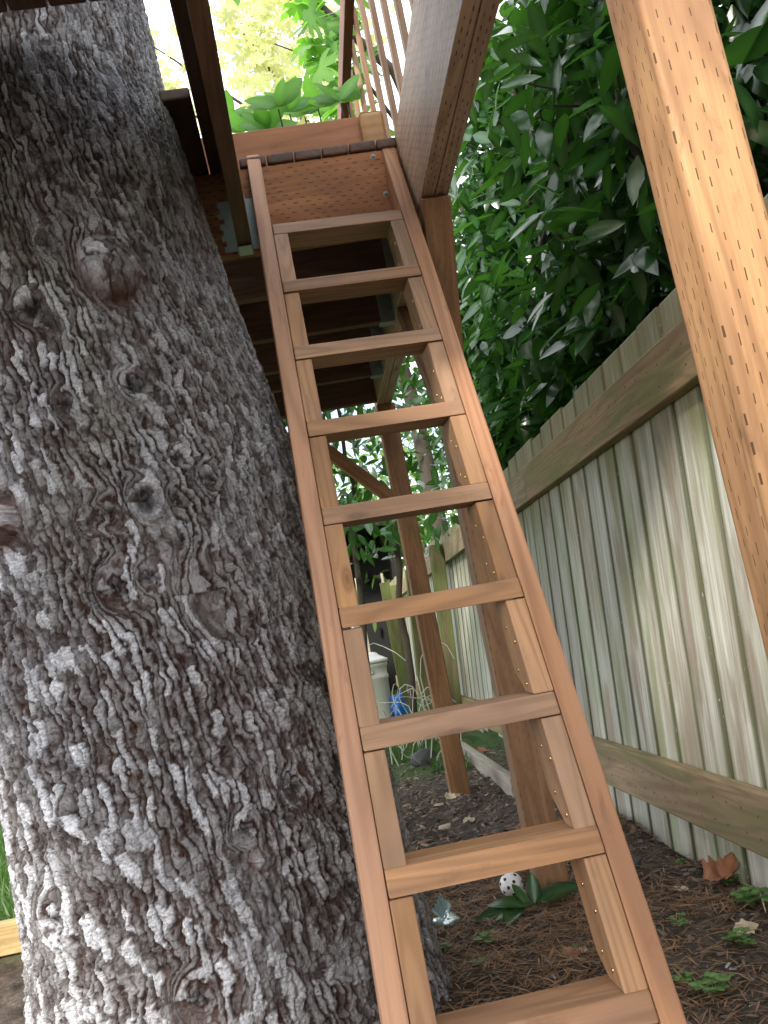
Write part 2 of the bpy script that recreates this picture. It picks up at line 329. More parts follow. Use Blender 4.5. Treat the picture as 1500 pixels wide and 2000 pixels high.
# ================================================================== big conifer trunk
def tree():
    C = thing('conifer_tree', 'huge old conifer trunk with thick flaking grey bark and burls left of the ladder', 'tree', (-.30, 2.11, GZ))
    kz = np.array([-1.0, -.85, -.75, -.62, -.5, -.3, .1, .45, .9, 1.4, 1.7, 2.3, 3.2])
    kr = np.array([.50, .47, .448, .430, .42, .415, .405, .395, .37, .34, .33, .32, .30])
    kc = np.array([-.30, -.30, -.30, -.30, -.302, -.312, -.345, -.378, -.437, -.479, -.485, -.50, -.53])
    # angle 0 points at the camera; dense there, coarse behind
    a = np.concatenate([np.linspace(-108, 108, 740, endpoint=False), np.linspace(110, 250, 60, endpoint=False)])
    zz = np.concatenate([np.linspace(-.95, 1.75, 1080, endpoint=False), np.linspace(1.75, 3.2, 60)])
    A, Zg = np.meshgrid(np.radians(a), zz); base = math.atan2(-2.11, .30)
    S = A*.42
    knots = [(.099, .838, .070, 'burl'), (-.092, .769, .040, 'hole'), (.079, .579, .036, 'hole'), (-.076, .565, .030, 'ring'), (.034, .345, .038, 'hole'), (.096, .348, .022, 'ring'), (-.045, .331, .036, 'ring'),
             (-.085, .326, .03, 'ring'), (-.062, .190, .048, 'ring'), (.004, .196, .03, 'ring'), (.132, .154, .082, 'scar'), (.083, -.344, .022, 'burl'), (-.290, .367, .055, 'burl'), (-.247, -.20, .028, 'ring'),
             (-.076, -.542, .045, 'ring'), (.182, -.234, .028, 'ring'), (.064, -.284, .03, 'ring'), (.123, .425, .024, 'ring'), (.178, .38, .03, 'ring'), (-.34, -.38, .04, 'ring'), (-.015, .90, .03, 'ring')]
    ws = S.copy(); wz = Zg.copy()
    ws += (fbm(S*7, Zg*4, 31)-.5)*.05 + .10*Zg*.0; wz += (fbm(S*6, Zg*6, 37)-.5)*.07
    add = np.zeros_like(S); dark = np.zeros_like(S); red = np.zeros_like(S); smooth = np.zeros_like(S)
    for (s0, z0, R, t) in knots:
        dx = S-s0; dz = (Zg-z0); d = np.hypot(dx, dz) + (fbm(S*30, Zg*30, 5)-.5)*.012
        m = sstep(1.45, .7, d/R)*(.75 if t not in ('burl', 'scar') else .3); an = np.arctan2(dz, dx)
        ws = ws*(1-m) + (s0 + d*.9)*m; wz = wz*(1-m) + (z0 + an*R*.9)*m
        if t == 'burl':
            add += R*.95*np.sqrt(np.clip(1-(d/R)**2, 0, 1)); red += .7*sstep(1.5, 1.0, d/R)*sstep(.6, 1.0, d/R) + .25*sstep(1, .2, d/R)*sstep(0, -R, dz)
        if t == 'hole':
            add += .014*np.exp(-((d-R*.95)/(R*.3))**2) - .009*sstep(.65, .25, d/R); dark += .75*sstep(.7, .35, d/R); add += .0022*np.sin(d/R*30)*sstep(.6, .8, d/R)*sstep(1.5, 1.0, d/R)
        if t == 'ring':
            half = .5+.5*np.cos(an+2.2); add += .0035*np.sin(d/R*30)*sstep(1.4, .8, d/R)*half + .010*np.exp(-((d-R)/(R*.35))**2)*half; dark += .55*sstep(.5, .15, d/R)
            smooth += sstep(1.4, .8, d/R)*half*.7
        if t == 'scar':
            add += .012*np.exp(-((d-R*.9)/(R*.25))**2) - .006*sstep(.7, .2, d/R); smooth += .5*sstep(1.2, .7, d/R)
    # long ridges that lean with the grain, cut by plates
    ws = ws + (fbm(S*55, Zg*38, 41, 3)-.44)*.014; wz = wz + (fbm(S*50, Zg*45, 43, 3)-.44)*.016
    uu = ws/.0185 + wz*7. + (fbm(ws*8, wz*4, 131, 4)-.45)*2.6 + (fbm(ws*45, wz*28, 133, 3)-.45)*1.5 + (fbm(S*130, Zg*95, 135, 3)-.45)*.7
    sid = np.floor(uu); fr = uu-sid; dist = np.minimum(fr, 1-fr)
    hs = h2(sid.astype(np.int64), sid.astype(np.int64)*0+3, 9)
    vv = wz/.042 + hs*9 + (fbm(ws*50, wz*30, 137, 3)-.45)*.9; pid = np.floor(vv); fv = vv-pid; dv = np.minimum(fv, 1-fv)
    pr = h2(sid.astype(np.int64), pid.astype(np.int64), 19); pr2 = h2(sid.astype(np.int64), pid.astype(np.int64), 23)
    med = worley(ws/.0135 + 7 + wz*.5, wz/.019 + 3, 11); e2 = med[1]-med[0]
    sml = worley(ws/.0075 + 17, wz/.0075 + 3, 21); e3 = sml[1]-sml[0]
    sm = np.clip(1-smooth, .3, 1)
    rough_low = .60 + .40*sstep(1.3, .2, Zg)
    fiss = sstep(.04, .24, dist + (fbm(ws*90, wz*60, 139, 2)-.4)*.10); join = sstep(.0, .10, dv); fmod = sstep(.26, .55, fbm(ws*18, wz*11, 141, 3)); fiss = 1-(1-fiss)*(.25+.75*fmod)
    p2 = sstep(.02, .14, e2); p3 = sstep(.02, .16, e3)
    te = fbm(ws*62, wz*50, 81, 5)*12; tf = te-np.floor(te); terr = (np.floor(te) + sstep(.78, 1, tf))/12
    plate = sstep(.35, .75, pr)                       # proud pale plates against worn strands
    hgt = fiss*(.0045 + .0060*plate*(.6+.4*join) + .002*join) + .0048*p2*(.1+.95*med[2])*(1-.45*plate) + .0020*p3*(.2+.8*sml[2]) + .020*(terr-.35)*(1-.5*plate)
    hgt += fiss*plate*(.5-fv)*-.006*(1-pr2) - .0028*med[5]*p2*(1-plate)         # plates lift at their lower edge
    stri = np.sin(wz/.0011 + 6*fbm(ws*60, wz*60, 71, 2)) * plate*fiss
    hgt += .0005*stri + (fbm(ws*150, wz*120, 91, 3)-.45)*.0075
    r = np.interp(Zg, kz, kr); c = np.interp(Zg, kz, kc)
    lob = (fbm(np.cos(A+1)*1.3+4, np.sin(A+1)*1.3+Zg*.35, 77, 3)-.45)*.05
    root = .012*np.cos(A*5+1)*sstep(-.45, -.8, Zg)
    rr = r + lob + root + (hgt*.85*sm*rough_low - .016) + add
    ang = base + A
    Vx = c + rr*np.cos(ang); Vy = 2.11 + rr*np.sin(ang)
    V = np.stack([Vx, Vy, Zg], -1).reshape(-1, 3)
    n, m = A.shape; ii = np.arange(n*m).reshape(n, m); jn = np.roll(ii, -1, 1)
    Fq = np.stack([ii[:-1], jn[:-1], jn[1:], ii[1:]], -1).reshape(-1, 4)
    # bark colour, with light from the left painted in
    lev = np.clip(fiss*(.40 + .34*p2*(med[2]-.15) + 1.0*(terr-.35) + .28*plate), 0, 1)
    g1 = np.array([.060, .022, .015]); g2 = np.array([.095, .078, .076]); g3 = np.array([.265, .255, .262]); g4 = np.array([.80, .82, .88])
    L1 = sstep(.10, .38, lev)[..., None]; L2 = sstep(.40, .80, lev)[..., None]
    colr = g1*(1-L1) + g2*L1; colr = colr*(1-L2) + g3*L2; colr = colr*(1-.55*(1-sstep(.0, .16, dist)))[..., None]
    pale = (sstep(.55, .85, pr)*fiss*sstep(.3, .6, fbm(S*5, Zg*4, 151)+.12)*(.55+.45*p3))[..., None]*(.35+.65*sstep(.25, -.35, S))[..., None]  # pale plates strongest on the left, where side light is painted in
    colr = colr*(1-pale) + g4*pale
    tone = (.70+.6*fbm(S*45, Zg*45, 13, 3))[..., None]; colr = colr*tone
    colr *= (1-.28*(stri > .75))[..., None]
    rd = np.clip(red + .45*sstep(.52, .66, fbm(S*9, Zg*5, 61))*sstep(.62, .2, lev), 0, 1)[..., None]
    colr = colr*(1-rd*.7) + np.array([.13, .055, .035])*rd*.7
    greenish = (sstep(.46, .66, fbm(S*6+9, Zg*3, 67))*.55*sstep(.1, 1.0, Zg))[..., None]; colr = colr*(1-greenish) + colr*np.array([.85, .92, .55])*greenish  # patchy greener tint, stronger towards the top
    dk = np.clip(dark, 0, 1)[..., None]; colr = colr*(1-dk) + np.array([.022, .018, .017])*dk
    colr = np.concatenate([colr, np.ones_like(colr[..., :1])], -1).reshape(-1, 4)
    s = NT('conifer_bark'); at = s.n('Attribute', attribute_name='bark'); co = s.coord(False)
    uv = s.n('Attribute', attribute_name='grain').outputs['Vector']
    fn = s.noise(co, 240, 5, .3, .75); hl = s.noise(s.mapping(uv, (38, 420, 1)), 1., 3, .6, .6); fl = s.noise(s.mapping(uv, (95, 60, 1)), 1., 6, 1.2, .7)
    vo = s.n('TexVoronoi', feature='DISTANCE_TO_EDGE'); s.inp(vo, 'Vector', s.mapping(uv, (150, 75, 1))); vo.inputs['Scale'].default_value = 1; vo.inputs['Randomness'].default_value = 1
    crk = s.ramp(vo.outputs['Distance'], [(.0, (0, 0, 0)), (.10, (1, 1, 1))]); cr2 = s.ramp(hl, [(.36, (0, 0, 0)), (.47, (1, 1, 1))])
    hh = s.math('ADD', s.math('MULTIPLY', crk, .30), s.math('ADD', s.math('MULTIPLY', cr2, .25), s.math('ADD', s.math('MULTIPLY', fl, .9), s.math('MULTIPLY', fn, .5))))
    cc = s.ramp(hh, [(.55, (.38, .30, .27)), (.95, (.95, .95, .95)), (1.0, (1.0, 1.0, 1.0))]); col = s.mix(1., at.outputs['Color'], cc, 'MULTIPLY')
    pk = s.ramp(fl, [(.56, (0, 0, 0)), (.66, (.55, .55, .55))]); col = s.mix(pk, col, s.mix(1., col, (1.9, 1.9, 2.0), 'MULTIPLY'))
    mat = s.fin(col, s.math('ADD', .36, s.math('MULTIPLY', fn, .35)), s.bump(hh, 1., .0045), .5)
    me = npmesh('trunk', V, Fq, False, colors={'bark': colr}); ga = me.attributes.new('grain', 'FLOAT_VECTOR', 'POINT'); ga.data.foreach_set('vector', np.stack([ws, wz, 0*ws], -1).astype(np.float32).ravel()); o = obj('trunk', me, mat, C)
    # unseen boughs above the deck, added to shade the trunk top
    n = 11000; bc = np.array([(rng.uniform(-2.5, .0), rng.uniform(-.45, 1.5), rng.uniform(2.7, 3.4)) for _ in range(110)]); P = bc[rng.integers(0, 110, n)] + rng.normal(0, .14, (n, 3))
    scatter('foliage', P, rdir(n, -.6, .2), rng.normal(0, .5, (n, 3))+np.array([0, 0, 1]), rng.uniform(.16, .26, n), P3, M_laurel, C)
    for k in range(5):
        V, Fc = tube_np([(-.5, 2.1, 2.6+.1*k), (-.8-.3*k, 1.2, 2.9), (-.6-.4*k+.2, .2, 3.1), (-.3-.5*k, -.6, 3.2)], [.05, .04, .025, .01], 7); obj('branch', mesh('branch', V, Fc, True), M_branch, C)
    return C
# ================================================================== ladder
LU = np.array([0.0178, 0.4732, 0.8808]); LR = np.array([0.9992, 0.0377, -0.0108]); LD = np.array([-0.0369, 0.9989, 0.0278])
O0 = np.array([0.0611, 2.2515, 1.1174]); SP = .2374; LL = .3476; TH = .043
def ladder():
    L = thing('ladder', 'wooden ladder with nine flat rungs leaning up to the deck edge beside the trunk', 'ladder', (0.2, 1.24, GZ))
    nd = np.cross(LR, LU); nd = nd/np.linalg.norm(nd); nd = nd if nd[1] > 0 else -nd
    def extr(name, pts, x0, x1, mat, parent, bev=.003):
        """pts: world points of the section at x=0, pushed along LR between x0 and x1; local x runs along the ladder for grain"""
        import bmesh
        bm = bmesh.new(); a = [bm.verts.new(p + x0*LR) for p in pts]; b = [bm.verts.new(p + x1*LR) for p in pts]; n = len(pts)
        bm.faces.new(a); bm.faces.new(b[::-1])
        for i in range(n): bm.faces.new((a[i], b[i], b[(i+1) % n], a[(i+1) % n]))
        bmesh.ops.recalc_face_normals(bm, faces=bm.faces); bmesh.ops.bevel(bm, geom=list(bm.edges), offset=bev, segments=2, profile=.6, affect='EDGES')
        return bm
    def put(name, bm, mat, axis, parent, origin):
        mw = frame(axis, nd, origin); inv = mw.inverted(); me = bpy.data.meshes.new(name)
        for v in bm.verts: v.co = inv @ v.co
        bm.to_mesh(me); bm.free(); return obj(name, me, mat, parent, mw)
    w = .089
    tf = .335; tb = (2.402 - (O0+w*nd)[1])/LU[1]
    zb = GZ - .03; t0 = (zb - O0[2])/LU[2]; t1 = (zb - (O0+w*nd)[2])/LU[2]
    for x0, x1 in ((-.0385, -.0005), (LL+.0005, LL+.0385)):
        pts = [O0+tf*LU, O0+t0*LU, O0+w*nd+t1*LU, O0+w*nd+tb*LU]
        put('stringer', extr('s', pts, x0, x1, M_lad, L, .004), M_lad, LU, L, O0 + t0*LU + x0*LR)
    nm = MB(); nm.tube([(0, 0, 0), (0, 0, .0012), (0, 0, .0016)], [.0042, .0042, .001], 8); nme = mesh('nail', nm.V + [(0, 0, .0016)], nm.F, True)
    nme.materials.append(M_nail)
    for i in range(10):
        Q = O0 - i*SP*LU
        if Q[2] < GZ + .05: break
        j = rng.uniform(-.0015, .0015); Q = Q + (j + (.0025 if i not in (0,) else 0))*(-nd)
        pts = [Q, Q-TH*LU, Q+.081*LD-np.array([0, 0, .038]), Q+.081*LD]
        put('rung', extr('r', pts, .001, LL-.001, M_rung, L, .0035), M_rung, LR, L, Q)
    for i in range(0, 9):
        Q = O0 - i*SP*LU - (TH+.0012)*LU; Qn = O0 - (i+1)*SP*LU + .001*LU
        if i == 8: Qn = Q - .16*LU
        for side, (x0, x1) in enumerate(((.0005, .0375), (LL-.0375, LL-.0005))):
            k = .096
            ch = rng.uniform(.03, .05)
            pts = [Q, Qn, Qn+(k-ch)*LD, Qn+k*LD+ch*.9*LU, Q+k*LD]
            sh = rng.uniform(-.001, .002)
            pts = [p + sh*nd for p in pts]
            c = put('cleat', extr('c', pts, x0, x1, M_cleat, L, .003), M_cleat, LU, L, Qn)
            xi = (x1 if side == 0 else x0); sgn = 1 if side == 0 else -1
            for q in range(4):
                p = Qn + LU*(.03 + .045*q + rng.uniform(-.008, .008)) + nd*(.02 + .03*(q % 2) + rng.uniform(-.004, .004)) + LR*xi
                obj('nail', nme, None, c, frame(LU, sgn*LR, p + sgn*LR*.0002))
    return L
ladder()
# ================================================================== deck / treehouse platform
ZB = 1.12
def hanger_mesh(h=.16):
    """joist hanger in local frame: x along joist (out of the wall, wall at x=0), y across, z up, joist 38 mm wide, bottom at z=0"""
    m = MB(); t = .0018
    m.box(0, .05, -.0205-t, -.0205, -.002, h*.9); m.box(0, .05, .0205, .0205+t, -.002, h*.9); m.box(0, .055, -.0205-t, .0205+t, -.004, -.002)
    for sy in (-1, 1):
        y = .0225*sy; seg = 9; zs = np.linspace(.01, h, seg+1)
        for k in range(seg):
            wd = (.034, .026, .037, .030, .036, .022, .038, .031, .035)[k]; a, b = sorted((y, y+sy*wd)); m.box(-.0022, -.0004 if False else 0, a, b, zs[k], zs[k+1])
    return m
def hanger(parent, mw):
    m = hanger_mesh(); me = mesh('hanger', m.V, m.F); o = obj('joist_hanger', me, M_galv, parent, mw)
    return o
def deck():
    D = thing('treehouse_deck', 'raised cedar treehouse deck on incised posts above the ladder', 'deck', (.5, 2.5, GZ))
    P = lambda *a, **k: boxm(*a, parent=D, **k)
    # posts
    boxm('support_post', .500, .589, .945, 1.034, GZ-.03, ZB-.001, M_post, D, 'z', .007, label='near incised orange post filling the right side')
    boxm('support_post', -1.64, -1.551, -.98, -.891, GZ-.03, ZB-.001, M_post, D, 'z', .005, label='post under the outer front corner of the deck')
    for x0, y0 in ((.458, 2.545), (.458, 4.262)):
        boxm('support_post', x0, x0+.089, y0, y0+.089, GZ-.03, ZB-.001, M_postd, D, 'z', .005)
    # doubled beam
    boxm('beam_ply', .460, .4965, -1.05, 4.36, ZB, ZB+.295, M_beam, D, 'y', .003)
    boxm('beam_ply', .4985, .535, -1.05, 4.36, ZB, ZB+.295, M_beam, D, 'y', .003)
    # knee braces
    for (ya, yb) in ((2.26, 2.54), (3.0, 2.64)):
        s = 1 if ya < yb else -1
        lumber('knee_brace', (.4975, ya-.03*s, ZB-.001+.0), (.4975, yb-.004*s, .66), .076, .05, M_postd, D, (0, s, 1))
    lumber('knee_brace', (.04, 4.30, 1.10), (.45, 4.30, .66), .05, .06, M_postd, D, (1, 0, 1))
    # rim board facing the ladder, with joists behind
    P('rim_board', -.26, .459, 2.406, 2.444, ZB+.003, 1.371, M_fasc, axis='x')
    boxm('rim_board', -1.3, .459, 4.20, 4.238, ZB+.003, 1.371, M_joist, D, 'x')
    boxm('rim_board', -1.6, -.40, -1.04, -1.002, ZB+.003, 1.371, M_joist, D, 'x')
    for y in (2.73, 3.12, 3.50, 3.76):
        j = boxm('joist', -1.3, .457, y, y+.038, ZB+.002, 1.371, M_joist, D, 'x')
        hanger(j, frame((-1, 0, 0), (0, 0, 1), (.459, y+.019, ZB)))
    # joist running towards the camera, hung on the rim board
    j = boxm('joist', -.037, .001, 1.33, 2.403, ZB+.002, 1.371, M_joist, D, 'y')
    h = hanger(j, frame((0, -1, 0), (0, 0, 1), (-.018, 2.4045, ZB)))
    s = MB(); s.box(-.0175, .0175, .0, .055, -.0065, -.0045); me = mesh('hanger_seat', s.V, s.F)
    obj('hanger_seat', me, M_seat, h, frame((1, 0, 0), (0, 0, 1), (-.018, 2.348, ZB)))
    # header in front of the trunk
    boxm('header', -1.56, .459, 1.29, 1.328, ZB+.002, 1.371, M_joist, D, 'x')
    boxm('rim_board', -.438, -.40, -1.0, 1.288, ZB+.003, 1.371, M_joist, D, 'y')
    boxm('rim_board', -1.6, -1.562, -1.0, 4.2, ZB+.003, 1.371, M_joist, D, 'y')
    # deck boards along the view; unseen front runs sized to shade trunk and ladder
    z0, z1 = 1.3725, 1.401
    xs = [.085-.079*k for k in range(1, 22)] + [.085+.079*k for k in range(0, 5)]
    for x in xs:
        x1 = x + .075
        if x > .40: x1 = .458
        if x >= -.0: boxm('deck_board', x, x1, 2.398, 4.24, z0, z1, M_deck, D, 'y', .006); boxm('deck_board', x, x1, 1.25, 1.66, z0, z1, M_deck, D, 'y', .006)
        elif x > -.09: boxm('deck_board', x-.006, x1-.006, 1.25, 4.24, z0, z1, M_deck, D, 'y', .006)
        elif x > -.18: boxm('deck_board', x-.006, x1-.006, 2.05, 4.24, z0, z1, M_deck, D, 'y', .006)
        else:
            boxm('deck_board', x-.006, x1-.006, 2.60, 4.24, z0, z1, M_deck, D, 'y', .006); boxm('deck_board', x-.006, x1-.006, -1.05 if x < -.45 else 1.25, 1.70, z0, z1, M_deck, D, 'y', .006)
    # kick board on the deck
    boxm('kick_board', -.30, .452, 2.50, 2.535, 1.4015, 1.541, M_kick, D, 'x', .004)
    boxm('kick_board', .378, .450, 2.478, 2.4985, 1.4015, 1.540, M_kick2, D, 'x', .016, label='short pale board end at the right of the kick board')
    # railing on the beam
    R = boxm('railing_top_rail', .468, .503, 1.6, 4.25, 2.20, 2.285, M_trail, D, 'y', .004)
    for k in range(12):
        y = 3.70 - k*.183
        o = boxm('baluster', .5035, .5205, y, y+.035, ZB+.30, 2.26, M_balu, D, 'z', .004)
    # bolts
    for (x, y, z) in ((.40, 2.405, 1.235), (.245, 2.405, 1.16), (.385, 2.405, 1.352)):
        m = MB(); m.tube([(0, 0, -.002), (0, 0, .001), (0, 0, .0015)], [.008, .008, .0055], 12); m.tube([(0, 0, .001), (0, 0, .008), (0, 0, .0085)], [.0045, .0045, .002], 6)
        m.add([(0, 0, .0085), (.002, 0, .0085), (0, .002, .0085)], [(0, 1, 2)])
        m.build('bolt', M_galv, D, mw=frame((1, 0, 0), (0, -1, 0), (x, y, z)))
    return D
deck()
# ================================================================== fence
FT = math.tan(math.radians(4.5)); FXM = .96
def fx(z, off=0.): return FXM + FT*z + off
def fence():
    Fn = thing('wooden_fence', 'weathered grey green board fence leaning away along the right side', 'fence', (fx(GZ), 3, GZ))
    up = Vector((FT, 0, 1)).normalized(); nrm = Vector((-1, 0, FT)).normalized()
    y = .42; k = 0
    while y < 12.4:
        wd = .150; zb = GZ - .02 + rng.uniform(-.01, .012) if y < 4.2 else -.66 + rng.uniform(-.05, .05); zt = .735 + rng.uniform(-.008, .008)
        if 1.9 < y < 3.0: zb = GZ - .01
        xo = rng.uniform(-.002, .003); p0 = Vector((fx(zb, .012+xo), y+wd/2, zb)); p1 = Vector((fx(zt, .012+xo), y+wd/2+rng.uniform(-.004, .004), zt))
        L = 1.49 if y < 4.2 else 1.38
        p1 = p0 + (p1-p0).normalized()*L
        if y >= 4.2: p0 = p0 + (p1-p0).normalized()*0
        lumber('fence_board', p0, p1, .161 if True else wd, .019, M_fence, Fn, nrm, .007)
        y += .165; k += 1
    for (za, zb) in ((.461, .611), (-.624, -.482)):
        zc = (za+zb)/2
        for ya, yb in ((.3, 3.76), (3.764, 6.4), (6.404, 9.1), (9.104, 12.3)):
            lumber('fence_rail', (fx(zc, -.018), ya, zc), (fx(zc, -.018), yb, zc), round(zb-za, 3), .038, M_frail, Fn, nrm, .004, label=None)
    lumber('fence_post', (.742, 3.78, GZ-.05), (.742, 3.78, .42), .095, .095, M_fpost, Fn, (1, 0, 0), .006)
    for y in (6.45, 8.4, 10.4):
        x = .10
        p0 = Vector((fx(GZ, -.085), y, GZ-.05)); p1 = Vector((fx(.60, -.085), y, .60))
        lumber('fence_post', p0, p1, .095, .095, M_fpost, Fn, nrm, .006)
    m = MB(); y = .42
    while y < 6:
        for zc in (.505, .567, -.53, -.58):
            for q in (.035, .125):
                c = Vector((fx(zc, -.0375), y+q+rng.uniform(-.008, .008), zc+rng.uniform(-.008, .008))); V = [c + Vector((-.001, .0035*math.cos(a), .0035*math.sin(a))) for a in np.linspace(0, 2*np.pi, 6, endpoint=False)]; m.add(V + [c+Vector((-.002, 0, 0))], [(i, (i+1) % 6, 6) for i in range(6)])
        y += .165
    m.build('nail_heads', M_rust, Fn, False, 'stuff')
    return Fn
fence()
e = thing('edging_board', 'pale weathered board laid on the ground along the foot of the far fence', 'board', (.68, 4.2, GZ))
lumber('plank', (.70, 3.95, GZ+.03), (.70, 6.6, GZ+.035), .04, .10, M_edge, e, (0, 0, 1), .006)
# fence across the end of the yard and the dark shed mouth
ef = thing('end_fence', 'far board fence with posts crossing behind the bin', 'fence', (0, 12.4, GZ))
x = -3.2
while x < 1.1:
    if not (.64 < x < .90): lumber('fence_board', (x, 12.4, GZ-.05), (x, 12.4, .80+rng.uniform(-.02, .02)), .125, .02, M_fpost if int(x*20) % 3 else M_frail, ef, (0, 1, 0), .004)
    x += .15
for x in (-2.4, -1.2, .44, .60, .955): lumber('fence_post', (x, 12.32, GZ-.05), (x, 12.32, .9), .035, .05, M_edge, ef, (0, 1, 0), .005)
sh = thing('garden_shed', 'dark open shed behind the gap in the far fence', 'shed', (.3, 13.4, GZ))
for a in ((-.5, 1.3, 13.9, 14., GZ, 1.6), (-.5, -.4, 12.8, 13.9, GZ, 1.6), (1.2, 1.3, 12.8, 13.9, GZ, 1.6)): boxm('wall', *a, M_darkshed, sh, 'x', .005)
boxm('roof', -.6, 1.4, 12.7, 14.1, 1.6, 1.66, M_darkshed, sh, 'x', .005)
# bright slats / posts standing at the far left of the yard
for i, (x, y, ht, lab) in enumerate(((.80, 10.2, 1.1, 'slim pale stake close to the far fence, right of the dark gap'), (.37, 9.3, 1.1, 'slim pale stake behind the beige bin'), (.755, 9.6, 1.35, 'brown square stake standing by the blue bag'))):
    o = lumber('garden_stake', (x, y, GZ-.05), (x, y, GZ+ht), .05 if i < 2 else .10, .04, M_edge if i < 2 else M_fpost, None, (0, 1, 0), .003); tag(o, lab, 'stake')
# ================================================================== yellow board at the left
yb = thing('border_board', 'new yellow board edging the lawn left of the big trunk', 'board', (-1.2, 3.13, GZ))
lumber('plank', (-3.4, 3.13, GZ+.055), (-.45, 3.13, GZ+.055), .04, .10, M_yel, yb, (0, 0, 1), .004)
# ================================================================== bin, bag
def lathe_sq(m, secs, cx, cy, n=28, p=4.5):
    a = np.linspace(0, 2*np.pi, n, endpoint=False); c, s = np.cos(a), np.sin(a); r = (np.abs(c)**p+np.abs(s)**p)**(-1/p)
    V = []
    for (z, hw) in secs: V += [(cx+hw*r[i]*c[i], cy+hw*r[i]*s[i], z) for i in range(n)]
    Fc = [(k*n+i, k*n+(i+1) % n, (k+1)*n+(i+1) % n, (k+1)*n+i) for k in range(len(secs)-1) for i in range(n)]
    Fc += [tuple(range(n))[::-1], tuple((len(secs)-1)*n+i for i in range(n))]; m.add(V, Fc)
b = thing('garbage_bin', 'beige plastic lidded bin at the far end beyond the ladder', 'bin', (.36, 8.8, GZ))
m = MB(); lathe_sq(m, [(GZ, .17), (GZ+.02, .175), (GZ+.40, .195), (GZ+.41, .203), (GZ+.44, .203), (GZ+.45, .196), (GZ+.52, .20), (GZ+.53, .212), (GZ+.56, .212)], .36, 8.8); m.build('body', M_bin, b, True)
m = MB(); lathe_sq(m, [(GZ+.562, .222), (GZ+.585, .225), (GZ+.60, .20), (GZ+.63, .15), (GZ+.655, .13), (GZ+.665, .10)], .36, 8.8); m.build('lid', M_bin, b, True)
m = MB(); m.tube([(.30, 8.59, GZ+.50), (.30, 8.57, GZ+.47), (.36, 8.565, GZ+.455), (.42, 8.57, GZ+.47), (.42, 8.59, GZ+.50)], .008); m.build('handle', M_galv, b, True)
def lump(name, mat, c, r, parent, k, amp=.35, n=(26, 18), mw=None):
    u, v = np.meshgrid(np.linspace(0, 2*np.pi, n[0], endpoint=False), np.linspace(0, np.pi, n[1]))
    d = 1 + amp*(fbm(np.cos(u)*np.sin(v)*2.2+5+k, np.sin(u)*np.sin(v)*2.2+np.cos(v)*2+5, k, 4)-.45)*2
    V = np.stack([c[0]+r[0]*d*np.cos(u)*np.sin(v), c[1]+r[1]*d*np.sin(u)*np.sin(v), c[2]+r[2]*d*np.cos(v)], -1).reshape(-1, 3)
    ii = np.arange(n[0]*n[1]).reshape(n[1], n[0]); jn = np.roll(ii, -1, 1); Fq = np.stack([ii[:-1], ii[1:], jn[1:], jn[:-1]], -1).reshape(-1, 4)
    return obj(name, npmesh(name, V, Fq, False), mat, parent)
tag(lump('blue_bag', M_blue, (.60, 8.7, GZ+.12), (.085, .08, .12), None, 3, .6), 'crumpled blue plastic bag on the grass beside the bin', 'bag')
# ================================================================== leaves (generic builders)
def leaf_proto(n=5, wid=.36, fold=.12, curl=.25, tip=1.0):
    """unit leaf along +x from 0 to 1, normal +z; returns verts, quads/tris, mid attr"""
    t = np.linspace(0, 1, n); wv = wid*.5*np.sin(np.pi*np.clip(t, 0, 1)**.85)**.75; wv[0] = .012; wv[-1] = .004
    V = []; mid = []
    for i in range(n):
        z = -curl*t[i]**2*.6
        V += [(t[i], -wv[i], z+fold*wv[i]), (t[i], 0, z), (t[i], wv[i], z+fold*wv[i])]; mid += [0, 1, 0]
    Fc = []
    for i in range(n-1):
        a = 3*i; Fc += [(a, a+3, a+4, a+1), (a+1, a+4, a+5, a+2)]
    return np.array(V), np.array(Fc), np.array(mid, float)
def rotmats(d, nrm):
    d = d/np.linalg.norm(d, axis=1)[:, None]; nrm = nrm - (nrm*d).sum(1)[:, None]*d; nrm /= np.linalg.norm(nrm, axis=1)[:, None]+1e-9
    y = np.cross(nrm, d); return np.stack([d, y, nrm], -1)
def scatter(name, P, Dn, Nn, Sz, proto, mat, parent=None, kind='stuff'):
    V0, F0, mid = proto; R = rotmats(Dn, Nn); V = (np.einsum('nij,vj->nvi', R, V0)*Sz[:, None, None] + P[:, None]).reshape(-1, 3)
    N = len(P); Fq = (F0[None] + (np.arange(N)*len(V0))[:, None, None]).reshape(-1, F0.shape[1])
    me = npmesh(name, V, Fq, True, {'rnd': np.repeat(rng.random(N), len(V0)), 'mid': np.tile(mid, N)})
    return obj(name, me, mat, parent, kind=kind)
def single_leaf_mesh(name, proto, mat):
    V0, F0, mid = proto; me = npmesh(name, V0, F0, True, {'rnd': np.zeros(len(V0)), 'mid': mid}); me.materials.append(mat); return me
def rdir(n, zlo=-1, zhi=.3):
    a = rng.uniform(0, 2*np.pi, n); z = rng.uniform(zlo, zhi, n); r = np.sqrt(np.clip(1-z*z, .02, 1)); return np.stack([r*np.cos(a), r*np.sin(a), z], -1)
P5 = leaf_proto(5); P3 = leaf_proto(4, .36, .15, .3); P9 = leaf_proto(9, .34, .22, .35)
def clumped(n, fn, nc, spread, per=None):
    """n points gathered in nc clumps with centres from fn()"""
    C = np.array([fn() for _ in range(nc)]); idx = rng.integers(0, nc, n); return C[idx] + rng.normal(0, 1, (n, 3))*spread, idx
